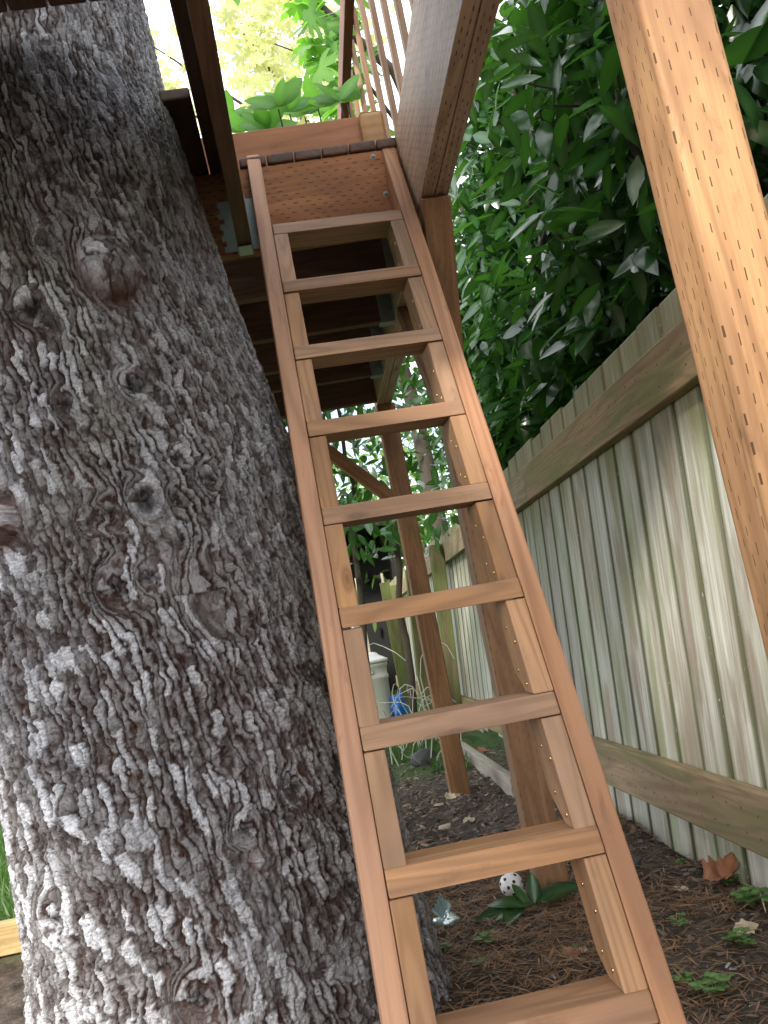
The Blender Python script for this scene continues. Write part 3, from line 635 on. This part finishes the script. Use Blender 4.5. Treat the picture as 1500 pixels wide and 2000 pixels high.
def laurel(name, label, loc, fn, n_big, n, nc, spread, branches, keep=lambda P: np.ones(len(P), bool), size=(.11, .18), group=None):
    T = thing(name, label, 'shrub', loc, group)
    P, idx = clumped(n, fn, nc, spread); P = P[keep(P)]; N = len(P)
    dn = rdir(N, -1, .1); nr = rng.normal(0, .55, (N, 3)) + np.array([0, -.25, 1.]); S = rng.uniform(*size, N)
    order = np.argsort(np.linalg.norm(P, axis=1)/S)[:n_big]; mask = np.zeros(N, bool); mask[order] = True
    scatter('foliage', P[~mask], dn[~mask], nr[~mask], S[~mask], P5, M_laurel, T)
    me = [single_leaf_mesh('leaf', leaf_proto(7, wd, fo, cu), M_laurel) for wd, fo, cu in ((.36, .2, .25), (.40, .1, .45), (.32, .3, .1))]
    R = rotmats(dn[mask], nr[mask])
    for q, (p, r, s) in enumerate(zip(P[mask], R, S[mask])):
        m = Matrix([[*(r[i]*s), p[i]] for i in range(3)] + [[0, 0, 0, 1]])
        obj('leaf', me[q % 3], None, T, m)
    for pts, r0 in branches:
        pts = np.array(pts, float); t = np.linspace(0, 1, 14); k = np.linspace(0, 1, len(pts))
        C = np.stack([np.interp(t, k, pts[:, i]) for i in range(3)], -1); C[1:-1] += rng.normal(0, .02, (12, 3))
        V, Fc = tube_np(C, r0*(1-.75*t), 7); obj('branch', mesh('branch', V, Fc, True), M_branch, T)
    return T
tree()
# right-hand laurel, beyond and above the fence
def f_right():
    while True:
        y = rng.uniform(.9, 6.2); x = 1.12 + abs(rng.normal(0, .42)) + .06*y*rng.random(); z = rng.uniform(.35, 2.9)
        if z < .8 and x < 1.15: continue
        if z < 3.1 - .10*y: return (x, y, z)
def keep_right(P):
    x, y, z = P.T; return (x > 1.03+.04*rng.random(len(x))) & ~((z < .92) & (x < 1.24)) & (z/np.maximum(y, .1) < .95-.0*x) & ((x/np.maximum(z, .1) > .415) | (z/np.maximum(y, .1) < .55)) 
br = []
for k in range(26):
    y = rng.uniform(1.6, 5.5); x = rng.uniform(1.25, 2.0); z = rng.uniform(.5, 1.3)
    br.append(([(x+.3, y+.4, z-.3), (x+.05, y+.1, z+.2), (x-.1, y-.3, z+.5), (x-.12, y-.6, z+.9+rng.uniform(-.3, .3))], rng.uniform(.008, .022)))
br += [([(1.9, 4.6, .2), (1.75, 4.0, .75), (1.45, 3.6, 1.15), (1.15, 3.4, 1.6)], .035), ([(2.0, 3.9, .3), (1.6, 3.5, .8), (1.25, 3.1, 1.0), (1.1, 2.9, 1.3)], .03), ([(1.9, 3., .2), (1.5, 2.7, .85), (1.2, 2.5, 1.2), (1.12, 2.4, 1.6)], .026)]
laurel('laurel_hedge', 'tall glossy dark green laurel hedge hanging over the fence on the right', (1.5, 3, GZ), f_right, 210, 25000, 330, .18, br, keep_right)
# leaves closer, reaching over the fence towards the deck
def f_near(): return (rng.uniform(.80, 1.15), rng.uniform(2.3, 3.4), rng.uniform(1.0, 2.3))
laurel('laurel_shrub', 'overhanging laurel branches with big drooping leaves in front of the hedge', (1.25, 2.9, GZ), f_near, 70, 130, 18, .10,
       [([(1.7, 3.4, .6), (1.3, 3.1, 1.3), (1.0, 2.8, 1.9)], .014), ([(1.6, 3.0, 1.0), (1.2, 2.7, 1.5), (.9, 2.5, 1.6)], .010)],
       lambda P: (P[:, 0]/P[:, 1] > .31) & (P[:, 0] > .72), (.12, .165))
# laurel behind the deck
def f_back():
    return (rng.uniform(-2.2, 1.0), rng.uniform(5.0, 7.0), rng.uniform(.55, 2.9))
laurel('laurel_shrub', 'leafy laurel seen under the deck behind the rear post', (0, 6, GZ), f_back, 90, 7000, 130, .22,
       [([(-.4+.3*k, 6.5, GZ), (-.3+.3*k, 6.3, .3), (-.2+.3*k, 6.0, 1.2), (-.3+.32*k, 5.8, 2.2)], .03) for k in range(4)], lambda P: (P[:, 2] > .42+.15*np.sin(P[:, 0]*3)) & (P[:, 2]/P[:, 1] < .50), (.10, .16))
# bright sprig above the deck edge
T = thing('laurel_sprig', 'backlit bright green leaf sprigs standing just above the kick board', 'shrub', (.2, 3.2, 1.4))
mes = [single_leaf_mesh('leaf', leaf_proto(9, wd, .08, cu), M_sprig) for wd, cu in ((.52, .2), (.58, .35))]
for k in range(9):
    bx = .0 + .06*k + rng.uniform(-.02, .02); by = 3.2+rng.uniform(-.2, .3); c = np.array([bx, by, .60*by + rng.uniform(.0, .10) + .03])
    tip = c; V, Fc = tube_np([tip+(.02, .1, -.35), tip+(.01, .03, -.15), tip], [.006, .004, .003], 6); obj('stem', mesh('stem', V, Fc, True), M_branch, T)
    for q in range(7):
        a = q*2.4+k; d = Vector((math.cos(a), .35*math.sin(a), .55+.3*math.sin(a*1.7))).normalized(); nn = Vector((rng.normal(0, .3), -1, .5)); s = rng.uniform(.10, .14)
        mw = frame(d, nn, tip+(0, 0, .01)); obj('leaf', mes[q % 2], None, T, mw @ Matrix.Scale(s, 4))
# ================================================================== maples
def maple_proto():
    lob = [(90, 1.0), (40, .86), (140, .86), (-12, .62), (192, .62)]
    angs = []; outl = []
    # half outline by hand (x across, y to the tip), bigleaf maple
    half = [(0, 1.0), (.09, .83), (.19, .80), (.15, .62), (.17, .36), (.30, .52), (.42, .66), (.50, .62), (.66, .72), (.62, .52), (.70, .40), (.52, .30), (.40, .14), (.55, .10), (.66, .12), (.64, -.02), (.45, -.12), (.25, -.14), (.06, -.02)]
    full = half + [(-x, y) for x, y in half[::-1][:-1]]
    V = [(0, .12, 0)] + [(x, y, -.12*(x*x+.5*y*y)) for x, y in full] ; n = len(full)
    # unit leaf along +x
    V = np.array([(y, x, z) for x, y, z in V]); F = np.array([(0, 1+i, 1+(i+1) % n) for i in range(n)]); mid = np.zeros(len(V)); mid[0] = .5
    return V, F, mid
PM = maple_proto()
def maple(name, label, loc, mat, fn, n, nc, spread, size, nbig, keep, branches):
    T = thing(name, label, 'tree', loc); P, _ = clumped(n, fn, nc, spread); P = P[keep(P)]; N = len(P)
    dn = rdir(N, -1, .1); nr = rng.normal(0, .5, (N, 3)) + np.array([0, -.6, .8]); S = rng.uniform(*size, N)
    order = np.argsort(np.linalg.norm(P, axis=1)/S)[:nbig]; mask = np.zeros(N, bool); mask[order] = True
    scatter('foliage', P[~mask], dn[~mask], nr[~mask], S[~mask], PM, mat, T)
    me = single_leaf_mesh('leaf', PM, mat); R = rotmats(dn[mask], nr[mask])
    for p, r, s in zip(P[mask], R, S[mask]): obj('leaf', me, None, T, Matrix([[*(r[i]*s), p[i]] for i in range(3)] + [[0, 0, 0, 1]]))
    for pts, r0 in branches:
        pts = np.array(pts, float); t = np.linspace(0, 1, 16); k = np.linspace(0, 1, len(pts)); C = np.stack([np.interp(t, k, pts[:, i]) for i in range(3)], -1)
        V, Fc = tube_np(C, r0*(1-.8*t), 8); obj('trunk' if r0 > .08 else 'branch', mesh('trunk', V, Fc, True), M_branch, T)
    return T
maple('maple_tree', 'yellow green maple crown against the white sky above the deck', (-.5, 9.6, GZ), M_mapleY,
      lambda: (rng.uniform(-.9, 1.2), rng.uniform(7.5, 9.5), rng.uniform(4.6, 7.6)), 2600, 90, .32, (.085, .14), 60,
      lambda P: (P[:, 2]/P[:, 1] < .83) & ((P[:, 0]/P[:, 1] > .015) | (rng.random(len(P)) < .22)),
      [([(1.6, 10.5, GZ), (1.5, 10, 2.5), (1.1, 9.2, 5), (.3, 8.7, 6.5)], .12), ([(1.3, 9.8, 3.6), (.6, 9, 5), (-.4, 8.6, 5.6)], .04), ([(1.2, 9.4, 4.2), (.3, 8.8, 5.6), (-.7, 8.4, 6.3)], .03)])
maple('maple_tree', 'green maple branch hanging into the sky gap right of the big leaf', (1.2, 6.2, GZ), M_maple,
      lambda: (rng.uniform(.55, 1.0), rng.uniform(5.2, 6.4), rng.uniform(3.4, 5.2)), 170, 16, .18, (.14, .22), 60,
      lambda P: (P[:, 0]/P[:, 1] > .105) & (P[:, 0]/P[:, 1] < .18), [([(1.9, 6.6, GZ), (1.9, 6.6, 2), (1.3, 6.3, 4.2), (.5, 5.9, 4.9)], .09), ([(1.5, 6.4, 3.3), (1.0, 6, 4.0), (.4, 5.8, 4.2)], .02)])
# the one big leaf
T = thing('maple_branch', 'big bright green maple leaves hanging at the top of the sky gap', 'branch', (.08, 3.9, 3.3))
for (px, py, pz, s, dx, dz) in ((.13, 3.9, 3.27, .25, .02, -1), (.24, 4.0, 3.36, .19, .45, -.8), (.02, 3.95, 3.46, .15, -.5, -.8)):
    mw = frame((dx, -.15, dz), (.1, -1, -.1), (px, py, pz)); obj('leaf', single_leaf_mesh('leaf', PM, M_maple), None, T, mw @ Matrix.Scale(s, 4))
V, Fc = tube_np([(.08, 3.9, 3.33), (.10, 3.95, 3.5), (.3, 4.3, 4.0), (.9, 5.5, 5.)], [.003, .004, .008, .015], 6); obj('twig', mesh('twig', V, Fc, True), M_branch, T)
T = thing('dapple_branch', 'leafy maple branch added behind the viewer to dapple the sunlight', 'branch', (-.6, -2.2, 2.6)); n = 95  # out of view, added to break up the sun on the near post
P = np.array([-.45, -2.1, 2.55]) + rng.normal(0, 1, (n, 3))*np.array([.75, .5, .45]); scatter('foliage', P, rdir(n, -.6, .3), rng.normal(0, .5, (n, 3))+np.array([0, -.4, 1]), rng.uniform(.14, .24, n), PM, M_maple, T)
V, Fc = tube_np([(-2.6, -3.4, 2.2), (-1.4, -2.7, 2.5), (-.5, -2.1, 2.6), (.4, -1.8, 2.5)], [.05, .035, .02, .008], 8); obj('limb', mesh('limb', V, Fc, True), M_branch, T)
# distant trees around the yard
for i, (x, y, h, r, lab) in enumerate(((-7, 13, 6, 2.4, 'distant leafy tree far left beyond the trunk'), (-2.2, 15, 4.6, 2.2, 'distant leafy tree behind the far fence'), (3.5, 11, 5.5, 2.4, 'distant leafy tree behind the laurel hedge on the right'), (4.2, 5.5, 5, 2.2, 'leafy tree close behind the laurel hedge'), (3.6, 1.2, 4.6, 1.9, 'leafy tree at the far right beyond the near post'), (1.8, 15, 4.0, 2.0, 'distant leafy tree behind the dark shed'))):
    T = thing('deciduous_tree', lab, 'tree', (x, y, GZ)); n = 5200 if i in (3, 4, 2) else 3000
    P = rdir(n, -1, 1)*(r*rng.random(n)**.45)[:, None]*np.array([1, 1, .85])*(.75+.5*rng.random(n))[:, None] + np.array([x, y, GZ+h*.62]); P = P[P[:, 2] > -.4]
    if i in (2, 3): P = P[(P[:, 2]/P[:, 1] < .5) | (P[:, 0]/P[:, 1] > .30)]
    if i in (1, 5): P = P[P[:, 2]/P[:, 1] < .5]
    scatter('crown', P, rdir(len(P)), rng.normal(0, .6, (len(P), 3))+np.array([0, -.3, 1]), rng.uniform(.14, .26, len(P)), P3, M_far if i in (0, 1, 5) else M_laurel, T)
    t = np.linspace(0, 1, 8); V, Fc = tube_np(np.stack([x+.15*np.sin(t*3), y+0*t, GZ+t*h*.8], -1), .14*(1-.7*t), 9); obj('trunk', mesh('trunk', V, Fc, True), M_branch, T)
# ================================================================== ground litter
# needles
def needles(n, xr_, yr_, name='pine_needle_litter'):
    V0 = np.array([(0, 0, 0), (.5, .012, .03), (1, 0, 0), (.5, -.012, .03)]); F0 = np.array([(0, 1, 2, 3)]); m0 = np.zeros(4)
    x = rng.uniform(*xr_, n); y = rng.uniform(*yr_, n); dens = fbm(x*3, y*3, 44); k = rng.random(n) < sstep(.3, .6, dens)+.15; x, y = x[k], y[k]; z = gh(x, y)+.003+rng.random(len(x))*.007
    return scatter(name, np.stack([x, y, z], -1), rdir(len(x), -.1, .18), rng.normal(0, .2, (len(x), 3))+np.array([0, 0, 1]), rng.uniform(.03, .075, len(x)), (V0*np.array([1, 2.2, 1]), F0, m0), M_needle)
tag(needles(20000, (-.1, .95), (1.3, 3.4)), 'red brown pine needles scattered over the soil below the ladder', 'needles')
# mulch chips
def chips(n, xr_, yr_, mat, size, name, label, cat, k=0):
    V0 = np.array([(0, -.5, 0), (1, -.3, 0), (1, .35, 0), (.05, .5, 0), (.1, -.3, .25), (.9, -.2, .2), (.85, .25, .25), (.15, .3, .3)])*np.array([1, .35, .5])
    F0 = np.array([(0, 1, 5, 4), (1, 2, 6, 5), (2, 3, 7, 6), (3, 0, 4, 7), (4, 5, 6, 7)]); x = rng.uniform(*xr_, n); y = rng.uniform(*yr_, n); z = gh(x, y)
    return tag(scatter(name, np.stack([x, y, z], -1), rdir(n, -.25, .35), rng.normal(0, .5, (n, 3))+np.array([0, 0, 1]), rng.uniform(*size, n)*(rng.random(n)**1.5+.3), (V0, F0, np.zeros(8)), mat), label, cat)
M_chip = leafmat('bark_mulch', (.03, .024, .02), (.21, .15, .115), (.03, .02, .02), .75, .05)
chips(9000, (-.1, .95), (2.3, 5.6), M_chip, (.01, .035), 'bark_mulch', 'dark bark mulch and crumbs covering the soil around the posts', 'mulch')
chips(3500, (.1, .95), (1.3, 2.5), M_chip, (.008, .028), 'soil_crumbs', 'dark soil crumbs on the ground near the ladder foot', 'soil')
M_peb = leafmat('pebble', (.12, .12, .12), (.35, .34, .33), (.1, .1, .1), .8, .02)
chips(420, (.3, .95), (1.5, 4.6), M_peb, (.008, .022), 'pebbles', 'small pale pebbles scattered on the dark soil', 'pebbles')
chips(330, (.0, .9), (2.6, 5.6), leafmat('leaf_scrap', (.25, .13, .08), (.5, .42, .34), (.3, .2, .1), .7, .2), (.02, .05), 'leaf_litter', 'small pinkish dry leaf scraps between the posts', 'leaf litter')
# grass
def grass(n, xr_, yr_, name, label, hgt=(.04, .10)):
    V0 = np.array([(0, -.03, 0), (0, .03, 0), (.5, .022, .05), (.5, -.022, .05), (1, 0, .2), (1, 0.001, .2)]); F0 = np.array([(0, 1, 2, 3), (3, 2, 5, 4)]); x = rng.uniform(*xr_, n); y = rng.uniform(*yr_, n)
    k = fbm(x*2.5, y*2.5, 8) > .36; x, y = x[k], y[k]; z = gh(x, y)
    return tag(scatter(name, np.stack([x, y, z-.005], -1), rng.normal(0, .35, (len(x), 3))+np.array([0, 0, 1]), rdir(len(x), -.3, .3), rng.uniform(*hgt, len(x)), (V0*np.array([1, 1.6, 1]), F0, np.zeros(6)), M_grass), label, 'grass')
grass(9000, (-.2, .66), (4.9, 8.5), 'grass', 'patch of short grass beyond the rear post')
grass(26000, (-5.0, -.75), (3.2, 8), 'lawn', 'bright lawn left of the trunk', (.05, .12))
# weeds: little clover-like plants, each its own thing
PW = leaf_proto(5, .85, .1, .1)
wme = single_leaf_mesh('leaf', PW, M_weed)
def weed(x, y, n, s, label):
    z = gz(x, y); T = thing('weed', label, 'weed', (x, y, z), 'small green weeds on the soil')
    for k in range(n):
        a = k*2.4 + x*9; r = s*rng.uniform(.3, 1.3); b = Vector((x+r*math.cos(a), y+r*math.sin(a), z+rng.uniform(.01, .035)*(s/.03)))
        V, Fc = tube_np([(x, y, z-.003), ((x+b.x)/2, (y+b.y)/2, b.z), tuple(b)], [.0012, .001, .0008], 4); obj('stem', mesh('stem', V, Fc), M_weed, T)
        for q in range(3):
            aa = a + (q-1)*1.7; obj('leaf', wme, None, T, frame((math.cos(aa), math.sin(aa), .15), (rng.normal(0, .2), rng.normal(0, .2), 1), b) @ Matrix.Scale(.6*s+.004, 4))
def atZ(px, py, Z=GZ):
    v = xr*((px-750)/F_PX) + yd*((py-1000)/F_PX) + zf; return v*(Z/v.z)
def G(px, py): v = atZ(px, py); return v.x, v.y
for px, py, n, s, lab in ((1430, 1735, 9, .030, 'small weed beside the curled brown leaf, left stalk cluster'), (1470, 1775, 14, .045, 'bushy weed at the foot of the fence, largest of the weeds'), (1330, 1825, 6, .026, 'low weed with round leaves midway between ladder and fence'),
        (1450, 1850, 8, .034, 'weed with round leaves at the right edge of the soil'), (1400, 1950, 10, .035, 'tall round leaved weed near the bottom right corner'), (1110, 1855, 5, .022, 'tiny weed right of the ladder cleat gap'), (955, 1840, 6, .028, 'small weed behind the lower rung gap'),
        (940, 1890, 4, .02, 'tiny weed low between the stringers'), (1335, 1920, 5, .024, 'tiny weed touching the right stringer'), (870, 1860, 4, .018, 'tiny weed at the trunk root'), (1330, 1690, 4, .02, 'tiny weed on the soil mound'), (670, 1992, 5, .02, 'tiny weed at the base of the trunk')):
    x, y = G(px, py); weed(x, y, n, s*.68, lab)
# ground laurel seedling by the ball
x, y = G(1040, 1772); z = gz(x, y); T = thing('laurel_seedling', 'laurel seedling with large leaves lying on the soil beside the white ball', 'plant', (x, y, z))
lme = single_leaf_mesh('leaf', leaf_proto(9, .46, .25, .25), M_laurel)
for a, s, up, ox in ((3.2, .115, .30, 0), (3.9, .10, .05, -.02), (.15, .14, .25, .01), (.6, .09, .3, .01), (4.4, .10, .0, -.04), (1.4, .085, .9, .01), (1.9, .07, .8, -.01), (3.4, .09, .0, -.07)):
    obj('leaf', lme, None, T, frame((math.cos(a), math.sin(a)*.6, up), (.1, -.35, 1), (x+ox, y, z+.018)) @ Matrix.Scale(s, 4))
# perforated ball
x, y = G(1003, 1748); c = Vector((x, y, GZ+.028)); r = .033
T = thing('perforated_ball', 'white plastic practice ball with round holes resting among leaves behind the lower rung', 'ball', c)
u, v = np.meshgrid(np.linspace(0, 2*np.pi, 32, endpoint=False), np.linspace(0, np.pi, 18)); ii = np.arange(32*18).reshape(18, 32); jn = np.roll(ii, -1, 1)
obj('shell', npmesh('shell', np.stack([c.x+r*np.cos(u)*np.sin(v), c.y+r*np.sin(u)*np.sin(v), c.z+r*np.cos(v)], -1).reshape(-1, 3), np.stack([ii[:-1], ii[1:], jn[1:], jn[:-1]], -1).reshape(-1, 4), True), M_white, T)
hm = MB(); a = np.linspace(0, 2*np.pi, 14, endpoint=False); hm.add([(0, 0, .0008)]+[(.0047*math.cos(t), .0047*math.sin(t), .0) for t in a], [(0, 1+i, 1+(i+1) % 14) for i in range(14)]); hme = mesh('hole', hm.V, hm.F); hme.materials.append(M_hole)
for k in range(26):
    zz = 1-2*(k+.5)/26; ph = k*2.39996+.6; d = Vector((math.sqrt(1-zz*zz)*math.cos(ph), math.sqrt(1-zz*zz)*math.sin(ph), zz)); obj('hole', hme, None, T, frame(d.orthogonal(), d, c+d*(r+.0001)))
# foil scrap by the root
x, y = G(872, 1805); z = gz(x, y); T = thing('foil_balloon_scrap', 'crumpled shiny pale foil scrap on the soil by the trunk root', 'litter', (x, y, z))
def fan(name, n, r, c, mat, k, up):
    V = [(0, 0, 0)]; 
    for i in range(n+1):
        t = -.9+1.8*i/n; V.append((r*math.sin(t)*.55, .012*(i % 2)+.006*math.sin(k+i), r*math.cos(t)*(1-.25*abs(t))))
    me = mesh(name, V, [(0, i+1, i+2) for i in range(n)]); return obj(name, me, mat, T, frame(up[0], up[1], c))
fan('foil_fan', 14, .062, (x, y, z+.015), M_foil, 1, ((1, .2, .1), (-.2, -.15, 1))); fan('foil_fold', 9, .05, (x+.005, y-.01, z+.02), M_foil, 4, ((-1, .2, .2), (.4, -.2, -.4)))
lump('foil_body', M_foil, (x+.004, y, z+.014), (.028, .02, .018), T, 5, .7, (16, 10))
# curled brown leaf and other fallen leaves
def dry(px, py, s, mat, label, curl=.9, ang=0., lift=.01, name='fallen_leaf', n=9):
    x, y = G(px, py); z = gz(x, y); nu, nv = 16, 9; tt, vv_ = np.meshgrid(np.linspace(0, 1, nu), np.linspace(-1, 1, nv), indexing='ij'); wl = .36*np.sin(np.pi*np.clip(tt, .02, .98)**.8)**.6*(1+.18*np.sin(tt*23+px)*np.abs(vv_))
    yy = vv_*wl; zz_ = -curl*.45*tt**2 + .8*abs(curl)*yy**2*2.2 + .30*(fbm(tt*4+px*.37, vv_*2+py*.21, 3, 4)-.45) + .10*(fbm(tt*14+px, vv_*7, 5, 2)-.4); V0 = np.stack([tt*(1-.15*abs(curl)*vv_**2), yy, zz_], -1).reshape(-1, 3)
    iq = np.arange(nu*nv).reshape(nu, nv); F0 = np.stack([iq[:-1, :-1], iq[1:, :-1], iq[1:, 1:], iq[:-1, 1:]], -1).reshape(-1, 4)
    me = npmesh('leaf', V0, F0, True); me.materials.append(mat); o = obj(name, me, None, None, frame((math.cos(ang), math.sin(ang), .12), (0, -.45, 1), (x, y, z+lift)) @ Matrix.Scale(s, 4)); tag(o, label, 'leaf', None)
dry(1385, 1740, .11, M_dryleaf, 'large curled brown dry leaf lying at the foot of the fence', 1.1, .2, .03)
dry(1420, 1745, .07, M_dryleaf, 'smaller curled brown leaf right beside the large one at the fence', -1.2, .8, .03)
dry(1335, 1740, .045, M_paleleaf, 'pale pinkish leaf standing on the soil left of the curled brown leaf', .3, 1.4, .01)
dry(870, 1560, .085, M_paleleaf, 'pale cream leaf lying in front of the rear post', .2, .2, .008)
dry(1055, 1580, .06, M_paleleaf, 'pale pink torn leaf right of the middle post', .8, 1.2, .015)
dry(905, 1607, .05, M_paleleaf, 'small narrow pale leaf on the mulch behind the lower gap', .2, .1, .006)
dry(850, 1955, .07, M_dryleaf, 'brown leaf edge poking out beside the left stringer', .8, 1.2, .012)
dry(830, 1490, .06, M_dryleaf, 'reddish leaf in front of the grey rock', .7, 2.0, .01)
dry(935, 1475, .08, M_dryleaf, 'brown leaf close to the pale edging board', .6, .4, .01)
dry(1440, 1835, .055, M_paleleaf, 'flat tan leaf among the weeds at right', .15, .1, .008)
dry(1135, 1860, .03, M_paleleaf, 'tiny pale green leaf near the ladder cleat', .2, 1.0, .006)
dry(1100, 1872, .045, M_dryleaf, 'flat brown leaf between the ladder stringers', .2, .1, .006)
x, y = G(828, 1497); tag(lump('rock', M_stone, (x, y, GZ+.04), (.075, .06, .055), None, 8, .45), 'dark grey rock on the grass edge in front of the lawn patch', 'rock')
x, y = G(1240, 1702); tag(lump('stone', M_stone, (x, y, GZ+.025), (.022, .02, .016), None, 9, .5), 'small grey stone on the soil mound near the fence', 'stone')
# twigs
for (a, b, r, lab) in (((1275, 1770), (1440, 1830), .0022, 'long thin twig across the needles right of the ladder'), ((1250, 1700), (1285, 1740), .002, 'short pale twig beside the right stringer'), ((1385, 1690), (1415, 1735), .0018, 'reddish leaf stalk leaning at the curled leaf'), ((1460, 1740), (1500, 1800), .003, 'dry yellow stalk at the fence foot'), ((1360, 1790), (1410, 1825), .0022, 'short brown twig left of the tan leaf')):
    xa, ya = G(*a); xb, yb_ = G(*b); za = gz(xa, ya)+.012; zb = gz(xb, yb_)+.012; V, Fc = tube_np([(xa, ya, za), ((xa+xb)/2+.01, (ya+yb_)/2-.01, max(za, zb)+.008), (xb, yb_, zb)], [r, r*.8, r*.4], 6); tag(obj('twig', mesh('twig', V, Fc, True), M_dryleaf if r < .002 else M_paleleaf if r > .0029 else M_branch), lab, 'twig')
# dry vine tangle at the far fence
T = thing('dry_vine', 'tangle of pale dry stems in front of the far fence beyond the posts', 'plant', (.6, 6, GZ)); m = MB()
for k in range(34):
    x = rng.uniform(.28, .80); y = rng.uniform(5.2, 6.6); h = rng.uniform(.12, .42) if k < 31 else rng.uniform(.6, .8); dx, dy = rng.uniform(-.3, .3, 2); t = np.linspace(0, 1, 9)
    m.tube(np.stack([x+dx*1.4*t**1.5+.04*np.sin(t*7+k), y+dy*t, GZ+h*np.sin(t*2.0+.1)/.95+.02*np.sin(t*9+k)], -1), .0035*(1-.6*t)+.0008, 4)
m.build('stems', M_stem, T, True, 'stuff')
